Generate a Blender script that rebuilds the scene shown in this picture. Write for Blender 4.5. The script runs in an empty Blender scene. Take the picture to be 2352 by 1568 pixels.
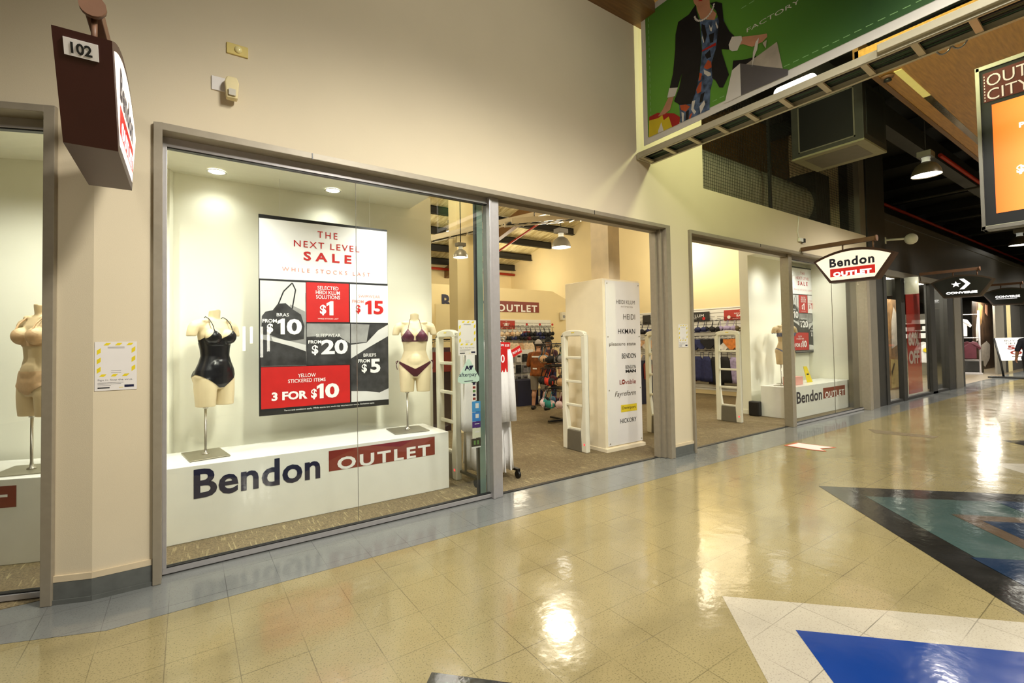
import bpy, bmesh, math, random
from mathutils import Vector, Matrix
random.seed(7)
PI = math.pi
S = bpy.context.scene
COL = S.collection

# ---------------------------------------------------------------- camera
F_PX, CX, CY, IW, IH = 1062.31, 1130.0, 760.0, 2352.0, 1568.0
YAW, PITCH, ROLL = 0.583333, 0.0249715, -0.0158812
CAM = Vector((0, 0, 1.55))
_f = Vector((math.sin(YAW)*math.cos(PITCH), math.cos(YAW)*math.cos(PITCH), math.sin(PITCH)))
_r = Vector((math.cos(YAW), -math.sin(YAW), 0))
_u = _r.cross(_f)
CR = math.cos(ROLL)*_r + math.sin(ROLL)*_u
CU = -math.sin(ROLL)*_r + math.cos(ROLL)*_u
cd = bpy.data.cameras.new('camera')
cam = bpy.data.objects.new('camera', cd); COL.objects.link(cam)
cam.matrix_world = Matrix(((CR.x, CU.x, -_f.x, CAM.x), (CR.y, CU.y, -_f.y, CAM.y), (CR.z, CU.z, -_f.z, CAM.z), (0, 0, 0, 1)))
cd.sensor_width = 36.0
cd.lens = F_PX*36.0/IW
cd.shift_x = (IW/2-CX)/IW
cd.shift_y = -(IH/2-CY)/IW
cd.clip_start = 0.05
cd.clip_end = 200
S.camera = cam
# ---------------------------------------------------------------- world, exposure, big lights
S.view_settings.view_transform = 'Standard'
S.view_settings.look = 'None'
S.view_settings.gamma = 1.0
S.view_settings.use_curve_mapping = False
S.view_settings.exposure = 0.0
w = bpy.data.worlds.new('dim_mall_air'); S.world = w
w.use_nodes = True
w.node_tree.nodes['Background'].inputs[0].default_value = (0.85, 0.8, 0.7, 1)
w.node_tree.nodes['Background'].inputs[1].default_value = 0.035

def lamp(kind, name, loc, energy, color, parent=None, size=0.3, spot=110, blend=0.6, aim=None):
    d = bpy.data.lights.new(name, kind)
    d.energy = energy; d.color = color
    if kind == 'AREA':
        d.shape = 'DISK'; d.size = size
    elif kind == 'SPOT':
        d.spot_size = math.radians(spot); d.spot_blend = blend; d.shadow_soft_size = size
    else:
        d.shadow_soft_size = size
    o = bpy.data.objects.new(name, d); COL.objects.link(o); o.location = loc
    if aim is not None:
        o.rotation_euler = (Vector(aim)-Vector(loc)).to_track_quat('-Z', 'Y').to_euler()
    if parent: o.parent = parent
    return o
WARM = (1.0, 0.96, 0.86); SHOPW = (1.0, 0.89, 0.66); MET = (0.92, 1.0, 0.55); DISP = (1.0, 0.99, 0.90)
# high ceiling lamps of the mall (over and behind the camera, and down the hall); one by the far sign is added to brighten the wall under the mesh
for lx, ly, lz, le in ((-2.8, -0.2, 5.1, 260), (2.0, 0.4, 5.1, 900), (4.4, -0.6, 5.2, 420), (9.5, -1.9, 4.8, 800), (10.4, 0.9, 4.7, 420), (15.0, 0.2, 5.0, 1500), (22.0, 0.4, 5.0, 1800), (29.0, 0.6, 5.0, 1800)):
    lamp('SPOT', 'mall_lamp_light', (lx, ly, lz), le, WARM, size=0.3, spot=152, blend=0.5, aim=(lx, ly+0.01, 0))
lamp('SPOT', 'added_wall_wash', (2.2, -1.0, 5.0), 330, WARM, size=0.25, spot=105, blend=1.0, aim=(1.9, 3.8, 3.5))  # added wash that brightens the beige wall but not the floor
lamp('POINT', 'mall_lamp_light', (5.6, 1.8, 4.8), 150, MET, size=0.12)
# shop lamps; the last is added to brighten the boxed column behind the window
for lx, ly, lz, lr in ((1.5, 7.5, 4.1, 0.5), (5.58, 6.4, 3.6, 0.27), (9.4, 6.5, 4.1, 0.6), (3.5, 11.0, 4.1, 0.5), (6.9, 10.45, 4.1, 0.5), (11.5, 8.0, 4.1, 0.5), (11.0, 5.9, 4.3, 1.2), (5.8, 14.5, 4.1, 0.5), (10.5, 14.5, 4.1, 0.5), (2.9, 5.5, 4.4, 0.4)):
    lamp('POINT', 'shop_lamp_light', (lx, ly, lz), 105, SHOPW, size=lr)
# display window lights (recessed in the display ceilings)
for lx, ly, le, lr in ((0.235, 5.06, 4, 0.06), (1.31, 5.05, 4, 0.06), (0.3, 4.35, 31, 0.06), (1.9, 4.4, 31, 0.06), (-0.72, 4.55, 26, 0.06), (-1.5, 4.75, 24, 0.06), (10.0, 4.60, 18, 0.3), (11.2, 4.60, 22, 0.3), (11.9, 4.55, 14, 0.3)):
    lamp('SPOT', 'display_light', (lx, ly, 3.17), le*3.4, DISP, size=lr, spot=150, blend=0.9, aim=(lx, ly-0.02, 0))

# ---------------------------------------------------------------- helpers
def ray(x, y):
    return CR*((x-CX)/F_PX) + CU*(-(y-CY)/F_PX) + _f
def on_y(x, y, Y):
    d = ray(x, y); return CAM + d*((Y-CAM.y)/d.y)
def on_x(x, y, X):
    d = ray(x, y); return CAM + d*((X-CAM.x)/d.x)
def on_z(x, y, Z=0.0):
    d = ray(x, y); return CAM + d*((Z-CAM.z)/d.z)

def lin(c):
    return tuple(v/12.92 if v <= 0.04045 else ((v+0.055)/1.055)**2.4 for v in c)
def rgb(r, g, b):
    return lin((r/255, g/255, b/255))
MATS = {}
def mat(name, col, rough=0.5, metal=0.0, var=0.06, scale=8.0, bump=0.0, bscale=60.0, emit=0.0, ecol=None, alpha=None, spec=None, coat=0.0):
    if name in MATS: return MATS[name]
    m = bpy.data.materials.new(name); m.use_nodes = True
    nt = m.node_tree; b = nt.nodes['Principled BSDF']
    b.inputs['Roughness'].default_value = rough
    b.inputs['Metallic'].default_value = metal
    if spec is not None: b.inputs['Specular IOR Level'].default_value = spec
    if coat: b.inputs['Coat Weight'].default_value = coat
    tc = nt.nodes.new('ShaderNodeTexCoord')
    n = nt.nodes.new('ShaderNodeTexNoise'); n.inputs['Scale'].default_value = scale; n.inputs['Detail'].default_value = 4
    nt.links.new(tc.outputs['Object'], n.inputs['Vector'])
    r = nt.nodes.new('ShaderNodeValToRGB')
    lo = tuple(max(0, v*(1-var)) for v in col[:3]); hi = tuple(min(1, v*(1+var)) for v in col[:3])
    r.color_ramp.elements[0].position = 0.3; r.color_ramp.elements[1].position = 0.7
    r.color_ramp.elements[0].color = lo+(1,); r.color_ramp.elements[1].color = hi+(1,)
    nt.links.new(n.outputs['Fac'], r.inputs[0])
    nt.links.new(r.outputs[0], b.inputs['Base Color'])
    if bump:
        n2 = nt.nodes.new('ShaderNodeTexNoise'); n2.inputs['Scale'].default_value = bscale; n2.inputs['Detail'].default_value = 3
        nt.links.new(tc.outputs['Object'], n2.inputs['Vector'])
        bp = nt.nodes.new('ShaderNodeBump'); bp.inputs['Strength'].default_value = bump; bp.inputs['Distance'].default_value = 0.01
        nt.links.new(n2.outputs['Fac'], bp.inputs['Height']); nt.links.new(bp.outputs[0], b.inputs['Normal'])
    if emit:
        b.inputs['Emission Color'].default_value = tuple((ecol or col)[:3])+(1,)
        b.inputs['Emission Strength'].default_value = emit
    if alpha is not None:
        b.inputs['Alpha'].default_value = alpha
    MATS[name] = m
    return m
def glass(name, tint=(1, 1, 1), ior=1.5, rough=0.0, extra=0.0):
    if name in MATS: return MATS[name]
    m = bpy.data.materials.new(name); m.use_nodes = True; nt = m.node_tree
    nt.nodes.remove(nt.nodes['Principled BSDF']); out = nt.nodes['Material Output']
    tr = nt.nodes.new('ShaderNodeBsdfTransparent'); tr.inputs[0].default_value = tint+(1,)
    gl = nt.nodes.new('ShaderNodeBsdfGlossy'); gl.inputs['Roughness'].default_value = rough
    fr = nt.nodes.new('ShaderNodeFresnel')
    # the pane does not bend rays, so both of its faces reflect like air-to-glass
    gm = nt.nodes.new('ShaderNodeNewGeometry'); iv = nt.nodes.new('ShaderNodeMapRange')
    iv.inputs['To Min'].default_value = ior; iv.inputs['To Max'].default_value = 1/ior
    nt.links.new(gm.outputs['Backfacing'], iv.inputs['Value']); nt.links.new(iv.outputs[0], fr.inputs[0])
    fac = fr.outputs[0]
    if extra:
        a = nt.nodes.new('ShaderNodeMath'); a.operation = 'ADD'; a.use_clamp = True; a.inputs[1].default_value = extra
        nt.links.new(fac, a.inputs[0]); fac = a.outputs[0]
    mx = nt.nodes.new('ShaderNodeMixShader')
    nt.links.new(fac, mx.inputs[0]); nt.links.new(tr.outputs[0], mx.inputs[1]); nt.links.new(gl.outputs[0], mx.inputs[2])
    nt.links.new(mx.outputs[0], out.inputs[0])
    MATS[name] = m
    return m

class MB:
    """collects faces for one mesh"""
    def __init__(s): s.v = []; s.f = []; s.m = []; s.sm = []
    def face(s, pts, mi=0, sm=False):
        b = len(s.v); s.v += [tuple(p) for p in pts]; s.f.append(tuple(range(b, b+len(pts)))); s.m.append(mi); s.sm.append(sm); return s
    def raw(s, vs, fs, mi=0, sm=False):
        b = len(s.v); s.v += [tuple(p) for p in vs]
        for f in fs: s.f.append(tuple(b+i for i in f)); s.m.append(mi); s.sm.append(sm)
        return s
    def box(s, x0, x1, y0, y1, z0, z1, mi=0, M=None):
        vs = [Vector((x, y, z)) for z in (z0, z1) for y in (y0, y1) for x in (x0, x1)]
        if M: vs = [M @ v for v in vs]
        return s.raw(vs, [(0, 2, 3, 1), (4, 5, 7, 6), (0, 1, 5, 4), (2, 6, 7, 3), (0, 4, 6, 2), (1, 3, 7, 5)], mi)
    def rings(s, rs, mi=0, sm=True, cap=True, close=False):
        n = len(rs[0]); vs = [p for r in rs for p in r]; fs = []
        k = len(rs)
        for i in range(k if close else k-1):
            for j in range(n):
                a = (i % k)*n+j; b2 = (i % k)*n+(j+1) % n; c = ((i+1) % k)*n+(j+1) % n; d = ((i+1) % k)*n+j
                fs.append((a, b2, c, d))
        s.raw(vs, fs, mi, sm)
        if cap and not close:
            s.face(list(reversed(rs[0])), mi); s.face(rs[-1], mi)
        return s
    def cyl(s, p0, p1, r0, r1=None, n=12, mi=0, cap=True):
        p0 = Vector(p0); p1 = Vector(p1); r1 = r0 if r1 is None else r1
        a = (p1-p0).normalized(); x = a.orthogonal().normalized(); y = a.cross(x)
        f = lambda p, r: [p+x*math.cos(2*PI*i/n)*r+y*math.sin(2*PI*i/n)*r for i in range(n)]
        return s.rings([f(p0, r0), f(p1, r1)], mi, True, cap)
    def lathe(s, prof, c=(0, 0, 0), n=20, mi=0, cap=True):
        c = Vector(c)
        return s.rings([[c+Vector((r*math.cos(2*PI*i/n), r*math.sin(2*PI*i/n), z)) for i in range(n)] for r, z in prof], mi, True, cap)
    def tube(s, pts, r, n=6, mi=0, cap=True):
        pts = [Vector(p) for p in pts]; rs = []; up = None
        for i, p in enumerate(pts):
            t = (pts[min(i+1, len(pts)-1)]-pts[max(i-1, 0)]).normalized()
            x = (t.orthogonal() if up is None else (up-t*up.dot(t))).normalized(); up = x
            y = t.cross(x); rr = r[i] if isinstance(r, (list, tuple)) else r
            rs.append([p+x*math.cos(2*PI*k/n)*rr+y*math.sin(2*PI*k/n)*rr for k in range(n)])
        return s.rings(rs, mi, True, cap)
    def ell(s, c, rx, ry, rz, nu=16, nv=10, mi=0, M=None):
        c = Vector(c); rs = []
        for i in range(1, nv):
            t = PI*i/nv
            rs.append([Vector((rx*math.sin(t)*math.cos(2*PI*j/nu), ry*math.sin(t)*math.sin(2*PI*j/nu), -rz*math.cos(t))) for j in range(nu)])
        lo = Vector((0, 0, -rz)); hi = Vector((0, 0, rz))
        X = (lambda p: c+(M @ p)) if M else (lambda p: c+p)
        vs = [X(p) for r in rs for p in r]+[X(lo), X(hi)]; L = len(vs); fs = []
        for i in range(len(rs)-1):
            for j in range(nu): fs.append((i*nu+j, i*nu+(j+1) % nu, (i+1)*nu+(j+1) % nu, (i+1)*nu+j))
        for j in range(nu):
            fs.append((L-2, (j+1) % nu, j)); k = (len(rs)-1)*nu; fs.append((L-1, k+j, k+(j+1) % nu))
        return s.raw(vs, fs, mi, True)
    def cap(s, p0, p1, r0, r1, n=14, k=5):
        """capsule with two radii"""
        p0 = Vector(p0); p1 = Vector(p1); a = (p1-p0).normalized(); x = a.orthogonal().normalized(); y = a.cross(x); rs = []
        for i in range(k+1):
            t = PI/2*i/k; rs.append((p0-a*r0*math.cos(t), max(r0*math.sin(t), 1e-4)))
        for i in range(k+1):
            t = PI/2*i/k; rs.append((p1+a*r1*math.sin(t), max(r1*math.cos(t), 1e-4)))
        return s.rings([[p+x*math.cos(2*PI*j/n)*r+y*math.sin(2*PI*j/n)*r for j in range(n)] for p, r in rs])
    def prism(s, poly, to3, d0, d1, mi=0, mi_side=None):
        """poly: 2D outline counter-clockwise, to3(a, b, d) -> 3D"""
        A = [to3(a, b, d0) for a, b in poly]; B = [to3(a, b, d1) for a, b in poly]; n = len(poly)
        s.face(list(reversed(A)), mi); s.face(B, mi)
        for i in range(n):
            s.face([A[i], A[(i+1) % n], B[(i+1) % n], B[i]], mi if mi_side is None else mi_side)
        return s
    def mesh(s, name, mats):
        me = bpy.data.meshes.new(name); me.from_pydata(s.v, [], s.f)
        for m in (mats if isinstance(mats, (list, tuple)) else [mats]): me.materials.append(m)
        me.polygons.foreach_set('material_index', s.m); me.polygons.foreach_set('use_smooth', s.sm)
        me.update()
        return me

def weld(me, recalc=True, d=1e-5):
    bm = bmesh.new(); bm.from_mesh(me)
    bmesh.ops.remove_doubles(bm, verts=bm.verts, dist=d)
    if recalc: bmesh.ops.recalc_face_normals(bm, faces=bm.faces)
    bm.to_mesh(me); bm.free(); me.update()
    return me
def obj(name, mb, mats, parent=None, bevel=0.0, recalc=True):
    me = mb.mesh(name, mats) if isinstance(mb, MB) else mb
    if recalc: weld(me)
    o = bpy.data.objects.new(name, me); COL.objects.link(o)
    if parent is not None: o.parent = parent
    if bevel:
        b = o.modifiers.new('bevel', 'BEVEL'); b.width = bevel; b.segments = 2; b.limit_method = 'ANGLE'; b.angle_limit = 0.7
    return o
def tag(o, label, cat, group=None, kind=None):
    o['label'] = label; o['category'] = cat
    if group: o['group'] = group
    if kind: o['kind'] = kind
    return o
def thing(name, label, cat, loc=(0, 0, 0), rz=0.0, group=None):
    o = bpy.data.objects.new(name, None); COL.objects.link(o); o.empty_display_size = 0.1
    o.location = loc; o.rotation_euler = (0, 0, rz)
    return tag(o, label, cat, group)
def struct(name, mb, mats, parent=None, bevel=0.0, label=None):
    o = obj(name, mb, mats, parent, bevel)
    if parent is None: o['kind'] = 'structure'
    if label: o['label'] = label
    return o
def copy_tree(o, parent=None, data=False):
    c = o.copy(); COL.objects.link(c)
    if parent is not None: c.parent = parent
    for ch in list(o.children): copy_tree(ch, c)
    return c

class Panel:
    """a flat rectangle frame in space: a along u, b along v, d along the outward normal"""
    def __init__(s, o, u, v=(0, 0, 1)):
        s.o = Vector(o); s.u = Vector(u).normalized(); s.v = Vector(v).normalized(); s.n = s.u.cross(s.v)
    def __call__(s, a, b, d=0.0): return s.o+s.u*a+s.v*b+s.n*d
    def rect(s, mb, a0, a1, b0, b1, d=0.0, mi=0, t=0.0):
        if t:
            mb.prism([(a0, b0), (a1, b0), (a1, b1), (a0, b1)], s, d-t, d, mi)
        else: mb.face([s(a0, b0, d), s(a1, b0, d), s(a1, b1, d), s(a0, b1, d)], mi)
        return mb
    def poly(s, mb, pts, d=0.0, mi=0):
        mb.face([s(a, b, d) for a, b in pts], mi); return mb
_TX = {}
def text_geo(body, bold=0.0, sp=1.0, shear=0.0):
    k = (body, bold, sp, shear)
    if k in _TX: return _TX[k]
    cu = bpy.data.curves.new('t', 'FONT'); cu.body = body; cu.offset = bold; cu.resolution_u = 3; cu.space_character = sp; cu.shear = shear
    ob = bpy.data.objects.new('t', cu); COL.objects.link(ob)
    dg = bpy.context.evaluated_depsgraph_get()
    me = bpy.data.meshes.new_from_object(ob.evaluated_get(dg))
    vs = [(v.co.x, v.co.y) for v in me.vertices]; fs = [tuple(p.vertices) for p in me.polygons]
    bpy.data.objects.remove(ob); bpy.data.meshes.remove(me); bpy.data.curves.remove(cu)
    _TX[k] = (vs, fs); return vs, fs
def text(mb, P, body, a0, a1, b0, b1, d=0.0015, mi=0, bold=0.0, sp=1.0, shear=0.0, rot=0.0):
    """lettering fitted into the rectangle a0..a1, b0..b1 of panel P"""
    vs, fs = text_geo(body, bold, sp, shear)
    if not vs: return mb
    x0 = min(v[0] for v in vs); x1 = max(v[0] for v in vs); y0 = min(v[1] for v in vs); y1 = max(v[1] for v in vs)
    ca, cb = (a0+a1)/2, (b0+b1)/2; c, s_ = math.cos(rot), math.sin(rot); out = []
    for x, y in vs:
        a = a0+(x-x0)/(x1-x0)*(a1-a0)-ca; b = b0+(y-y0)/max(y1-y0, 1e-6)*(b1-b0)-cb
        out.append(P(ca+a*c-b*s_, cb+a*s_+b*c, d))
    return mb.raw(out, fs, mi)
def remesh(mb, voxel, smooth=6, name='body'):
    """fuse the collected solids into one continuous skin"""
    me = mb.mesh(name, []); weld(me)
    o = bpy.data.objects.new(name, me); COL.objects.link(o)
    r = o.modifiers.new('r', 'REMESH'); r.mode = 'VOXEL'; r.voxel_size = voxel
    s = o.modifiers.new('s', 'SMOOTH'); s.factor = 0.5; s.iterations = smooth
    dg = bpy.context.evaluated_depsgraph_get()
    out = bpy.data.meshes.new_from_object(o.evaluated_get(dg))
    bpy.data.objects.remove(o); bpy.data.meshes.remove(me)
    for p in out.polygons: p.use_smooth = True
    out.name = name; out.materials.clear()
    return out
def garment(me, g, off, name='garment'):
    """the skin where g(p) > 0, lifted off the body by off metres, its border pulled on to g = 0"""
    out = MB(); use = {}; nv = len(me.vertices)
    val = [g(v.co) for v in me.vertices]
    def vid(i):
        if i in use: return use[i]
        v = me.vertices[i]; p = v.co.copy(); t = val[i]
        if t < 0:
            e = 0.004
            gr = Vector(((g(p+Vector((e, 0, 0)))-t)/e, (g(p+Vector((0, e, 0)))-t)/e, (g(p+Vector((0, 0, e)))-t)/e))
            gr -= v.normal*gr.dot(v.normal)
            l = gr.length_squared
            if l > 1e-6:
                st = gr*(-t/l)
                if st.length > 0.012: st = st.normalized()*0.012
                p = p+st
        o_ = off(v.co) if callable(off) else off
        out.v.append(tuple(p+v.normal*o_)); use[i] = len(out.v)-1; return use[i]
    for p in me.polygons:
        if any(val[i] > 0 for i in p.vertices):
            out.f.append(tuple(vid(i) for i in p.vertices)); out.m.append(0); out.sm.append(True)
    return out
# ---------------------------------------------------------------- setting materials
def nodes(name):
    m = bpy.data.materials.new(name); m.use_nodes = True
    return m, m.node_tree, m.node_tree.nodes['Principled BSDF']
def nmath(nt, op, a, b=None, clamp=False):
    n = nt.nodes.new('ShaderNodeMath'); n.operation = op; n.use_clamp = clamp
    for i, v in enumerate((a, b)):
        if v is None: continue
        if isinstance(v, (int, float)): n.inputs[i].default_value = v
        else: nt.links.new(v, n.inputs[i])
    return n.outputs[0]
def nnoise(nt, vec, scale, detail=3, dim=None):
    n = nt.nodes.new('ShaderNodeTexNoise'); n.inputs['Scale'].default_value = scale; n.inputs['Detail'].default_value = detail
    nt.links.new(vec, n.inputs['Vector']); return n.outputs['Fac']
def nmap(nt, vec, sc):
    n = nt.nodes.new('ShaderNodeMapping'); n.inputs['Scale'].default_value = sc; nt.links.new(vec, n.inputs['Vector']); return n.outputs[0]
def nramp(nt, fac, c0, c1, p0=0.3, p1=0.7):
    r = nt.nodes.new('ShaderNodeValToRGB'); r.color_ramp.elements[0].position = p0; r.color_ramp.elements[1].position = p1
    r.color_ramp.elements[0].color = tuple(c0)+(1,); r.color_ramp.elements[1].color = tuple(c1)+(1,)
    nt.links.new(fac, r.inputs[0]); return r.outputs[0]
def nmix(nt, fac, a, b, mode='MIX'):
    n = nt.nodes.new('ShaderNodeMix'); n.data_type = 'RGBA'; n.blend_type = mode
    if isinstance(fac, (int, float)): n.inputs[0].default_value = fac
    else: nt.links.new(fac, n.inputs[0])
    for i, v in ((6, a), (7, b)):
        if isinstance(v, tuple): n.inputs[i].default_value = v+(1,)
        else: nt.links.new(v, n.inputs[i])
    return n.outputs[2]
def vinyl(name, col, speck=0.5, tiles=True, rough=0.13, dirt=0.5, vary=0.05):
    """waxed vinyl tile: speckle, joints, scuffs and slightly uneven gloss"""
    m, nt, b = nodes(name)
    g = nt.nodes.new('ShaderNodeNewGeometry'); P = g.outputs['Position']
    base = nramp(nt, nnoise(nt, P, 1.7, 5), tuple(v*0.93 for v in col), tuple(min(1, v*1.05) for v in col))
    c = nmix(nt, nmath(nt, 'MULTIPLY', nramp(nt, nnoise(nt, P, 120, 2), (0, 0, 0), (1, 1, 1), 0.57, 0.66), speck), base, tuple(v*0.45 for v in col))
    c = nmix(nt, nmath(nt, 'MULTIPLY', nramp(nt, nnoise(nt, nmap(nt, P, (1.0, 2.2, 1)), 1.3, 6), (0, 0, 0), (1, 1, 1), 0.52, 0.78), dirt), c, tuple(v*0.55 for v in col))
    h = None
    if tiles:
        sx = nt.nodes.new('ShaderNodeSeparateXYZ'); nt.links.new(P, sx.inputs[0])
        T = 0.3043
        tx = nmath(nt, 'DIVIDE', nmath(nt, 'SUBTRACT', sx.outputs[0], 0.518-40*T), T)
        ty = nmath(nt, 'DIVIDE', nmath(nt, 'SUBTRACT', sx.outputs[1], 1.604-40*T), T)
        fx = nmath(nt, 'FRACT', tx); fy = nmath(nt, 'FRACT', ty)
        ex = nmath(nt, 'MINIMUM', fx, nmath(nt, 'SUBTRACT', 1.0, fx)); ey = nmath(nt, 'MINIMUM', fy, nmath(nt, 'SUBTRACT', 1.0, fy))
        line = nmath(nt, 'LESS_THAN', nmath(nt, 'MINIMUM', ex, ey), 0.007)
        line = nmath(nt, 'MULTIPLY', line, nramp(nt, nnoise(nt, P, 2.3, 4), (0.1, 0.1, 0.1), (0.8, 0.8, 0.8), 0.38, 0.68))
        cb = nt.nodes.new('ShaderNodeCombineXYZ'); nt.links.new(nmath(nt, 'FLOOR', tx), cb.inputs[0]); nt.links.new(nmath(nt, 'FLOOR', ty), cb.inputs[1])
        wn = nt.nodes.new('ShaderNodeTexWhiteNoise'); nt.links.new(cb.outputs[0], wn.inputs['Vector'])
        c = nmix(nt, nmath(nt, 'MULTIPLY', wn.outputs['Value'], vary*2), c, tuple(v*0.62 for v in col))
        c = nmix(nt, line, c, tuple(v*0.22 for v in col))
        tilt = nmath(nt, 'MULTIPLY', nmath(nt, 'ADD', nmath(nt, 'MULTIPLY', nmath(nt, 'SUBTRACT', fx, 0.5), wn.outputs['Value']), nmath(nt, 'MULTIPLY', nmath(nt, 'SUBTRACT', fy, 0.5), nmath(nt, 'SUBTRACT', 1.0, wn.outputs['Value']))), 0.12)
        h = tilt
    nt.links.new(c, b.inputs['Base Color'])
    nt.links.new(nramp(nt, nnoise(nt, P, 3.0, 5), (rough*0.7,)*3, (rough*1.6,)*3), b.inputs['Roughness'])
    hh = nmath(nt, 'ADD', nmath(nt, 'MULTIPLY', nnoise(nt, nmap(nt, P, (1, 1, 1)), 7.0, 2), 0.55), nmath(nt, 'MULTIPLY', nnoise(nt, P, 38.0, 2), 0.10))
    if h is not None: hh = nmath(nt, 'ADD', hh, h)
    bp = nt.nodes.new('ShaderNodeBump'); bp.inputs['Strength'].default_value = 0.16; bp.inputs['Distance'].default_value = 0.02
    nt.links.new(hh, bp.inputs['Height']); nt.links.new(bp.outputs[0], b.inputs['Normal'])
    b.inputs['Specular IOR Level'].default_value = 0.55
    b.inputs['Coat Weight'].default_value = 0.35; b.inputs['Coat Roughness'].default_value = 0.06
    nt.links.new(bp.outputs[0], b.inputs['Coat Normal'])
    return m
def carpet(name):
    m, nt, b = nodes(name)
    g = nt.nodes.new('ShaderNodeNewGeometry'); P = g.outputs['Position']
    base = nramp(nt, nnoise(nt, P, 90, 4), rgb(90, 78, 56), rgb(138, 121, 88))
    d = nramp(nt, nnoise(nt, nmap(nt, P, (30, 2.6, 1)), 2.0, 1), (0, 0, 0), (1, 1, 1), 0.62, 0.68)
    c = nmix(nt, nmath(nt, 'MULTIPLY', d, 0.55), base, rgb(176, 164, 122))
    c = nmix(nt, nramp(nt, nnoise(nt, P, 0.9, 4), (0, 0, 0), (0.5, 0.5, 0.5), 0.45, 0.75), c, rgb(92, 72, 46))
    nt.links.new(c, b.inputs['Base Color']); b.inputs['Roughness'].default_value = 0.95
    bp = nt.nodes.new('ShaderNodeBump'); bp.inputs['Strength'].default_value = 0.5; bp.inputs['Distance'].default_value = 0.006
    nt.links.new(nnoise(nt, P, 140, 3), bp.inputs['Height']); nt.links.new(bp.outputs[0], b.inputs['Normal'])
    return m
def plaster(name, col, rough=0.75):
    """painted wall with roller texture and faint touch-up patches"""
    m, nt, b = nodes(name)
    g = nt.nodes.new('ShaderNodeNewGeometry'); P = g.outputs['Position']
    c = nramp(nt, nnoise(nt, P, 0.9, 4), tuple(v*0.95 for v in col), tuple(min(1, v*1.03) for v in col))
    nt.links.new(c, b.inputs['Base Color']); b.inputs['Roughness'].default_value = rough
    bp = nt.nodes.new('ShaderNodeBump'); bp.inputs['Strength'].default_value = 0.12; bp.inputs['Distance'].default_value = 0.004
    nt.links.new(nnoise(nt, P, 220, 3), bp.inputs['Height']); nt.links.new(bp.outputs[0], b.inputs['Normal'])
    return m
def plywood(name, col):
    m, nt, b = nodes(name)
    g = nt.nodes.new('ShaderNodeNewGeometry'); P = g.outputs['Position']
    c = nramp(nt, nnoise(nt, nmap(nt, P, (1.2, 14, 14)), 3.0, 5), tuple(v*0.75 for v in col), tuple(v*1.15 for v in col))
    nt.links.new(c, b.inputs['Base Color']); b.inputs['Roughness'].default_value = 0.45
    return m
def foil(name):
    m, nt, b = nodes(name)
    g = nt.nodes.new('ShaderNodeNewGeometry'); P = g.outputs['Position']
    c = nramp(nt, nnoise(nt, nmap(nt, P, (6, 1.2, 1)), 1.6, 5), rgb(196, 176, 118), rgb(250, 238, 190))
    nt.links.new(c, b.inputs['Base Color']); b.inputs['Roughness'].default_value = 0.45
    bp = nt.nodes.new('ShaderNodeBump'); bp.inputs['Strength'].default_value = 0.9; bp.inputs['Distance'].default_value = 0.06
    nt.links.new(nnoise(nt, nmap(nt, P, (8, 2, 2)), 1.5, 4), bp.inputs['Height']); nt.links.new(bp.outputs[0], b.inputs['Normal'])
    return m
M_WALL = plaster('beige_wall_paint', rgb(216, 202, 174))
M_FRAME = mat('taupe_aluminium', rgb(150, 140, 122), 0.45, 0.15, var=0.05, scale=20)
M_SILV = mat('silver_aluminium', rgb(188, 184, 184), 0.38, 0.5, var=0.04, scale=20)
M_CREAM = mat('cream_skirting_paint', rgb(214, 196, 164), 0.5)
M_BASE = mat('grey_cove_vinyl', rgb(96, 98, 94), 0.4, var=0.12, scale=14)
M_SHOPW = plaster('cream_shop_wall', rgb(244, 226, 178))
M_DISPW = plaster('ivory_display_wall', rgb(238, 237, 220))
M_DARK = mat('charcoal_paint', rgb(46, 45, 42), 0.5, var=0.12)
M_DGREY = mat('dark_grey_panel', rgb(62, 60, 56), 0.5, var=0.1)
M_MGREY = mat('mid_grey_panel', rgb(112, 106, 94), 0.5, var=0.06)
M_GASK = mat('black_gasket', rgb(24, 24, 26), 0.4)
M_GLASS = glass('shopfront_glass', (0.985, 0.995, 0.975), 1.5, 0.0, 0.015)
M_GEDGE = mat('green_glass_edge', rgb(120, 142, 132), 0.15, var=0.15, scale=3, alpha=0.82)
M_WHITE = mat('white_gloss_laminate', rgb(240, 240, 234), 0.25, var=0.02)
M_CARPET = carpet('brown_loop_carpet')
M_PLY = plywood('yellow_plywood', rgb(184, 134, 66))
M_TIMBER = plywood('brown_timber', rgb(120, 84, 44))
M_FOIL = foil('crinkled_roof_insulation')
M_ROOF = mat('dark_roof_sheet', rgb(40, 38, 34), 0.55, var=0.2, scale=2)
M_STEEL = mat('dark_roof_steel', rgb(30, 29, 27), 0.5, var=0.15)
M_REDPIPE = mat('red_sprinkler_pipe', rgb(176, 44, 22), 0.4)
M_CORR = mat('grey_corrugated_iron', rgb(92, 88, 78), 0.4, 0.3, var=0.1)

# ---------------------------------------------------------------- floors
YF, YG = 3.80, 3.92           # wall face, glass plane
C20, S20 = math.cos(math.radians(20)), math.sin(math.radians(20))
PA = Panel((-0.49, YF, 0), (C20, -S20, 0))      # the angled bay at the left; a runs to the right, d towards the mall
PF = Panel((0, YF, 0), (1, 0, 0))               # the main shopfront
def pbox(mb, P, a0, a1, b0, b1, d0, d1, mi=0):
    return mb.prism([(a0, b0), (a1, b0), (a1, b1), (a0, b1)], P, d0, d1, mi)

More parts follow.
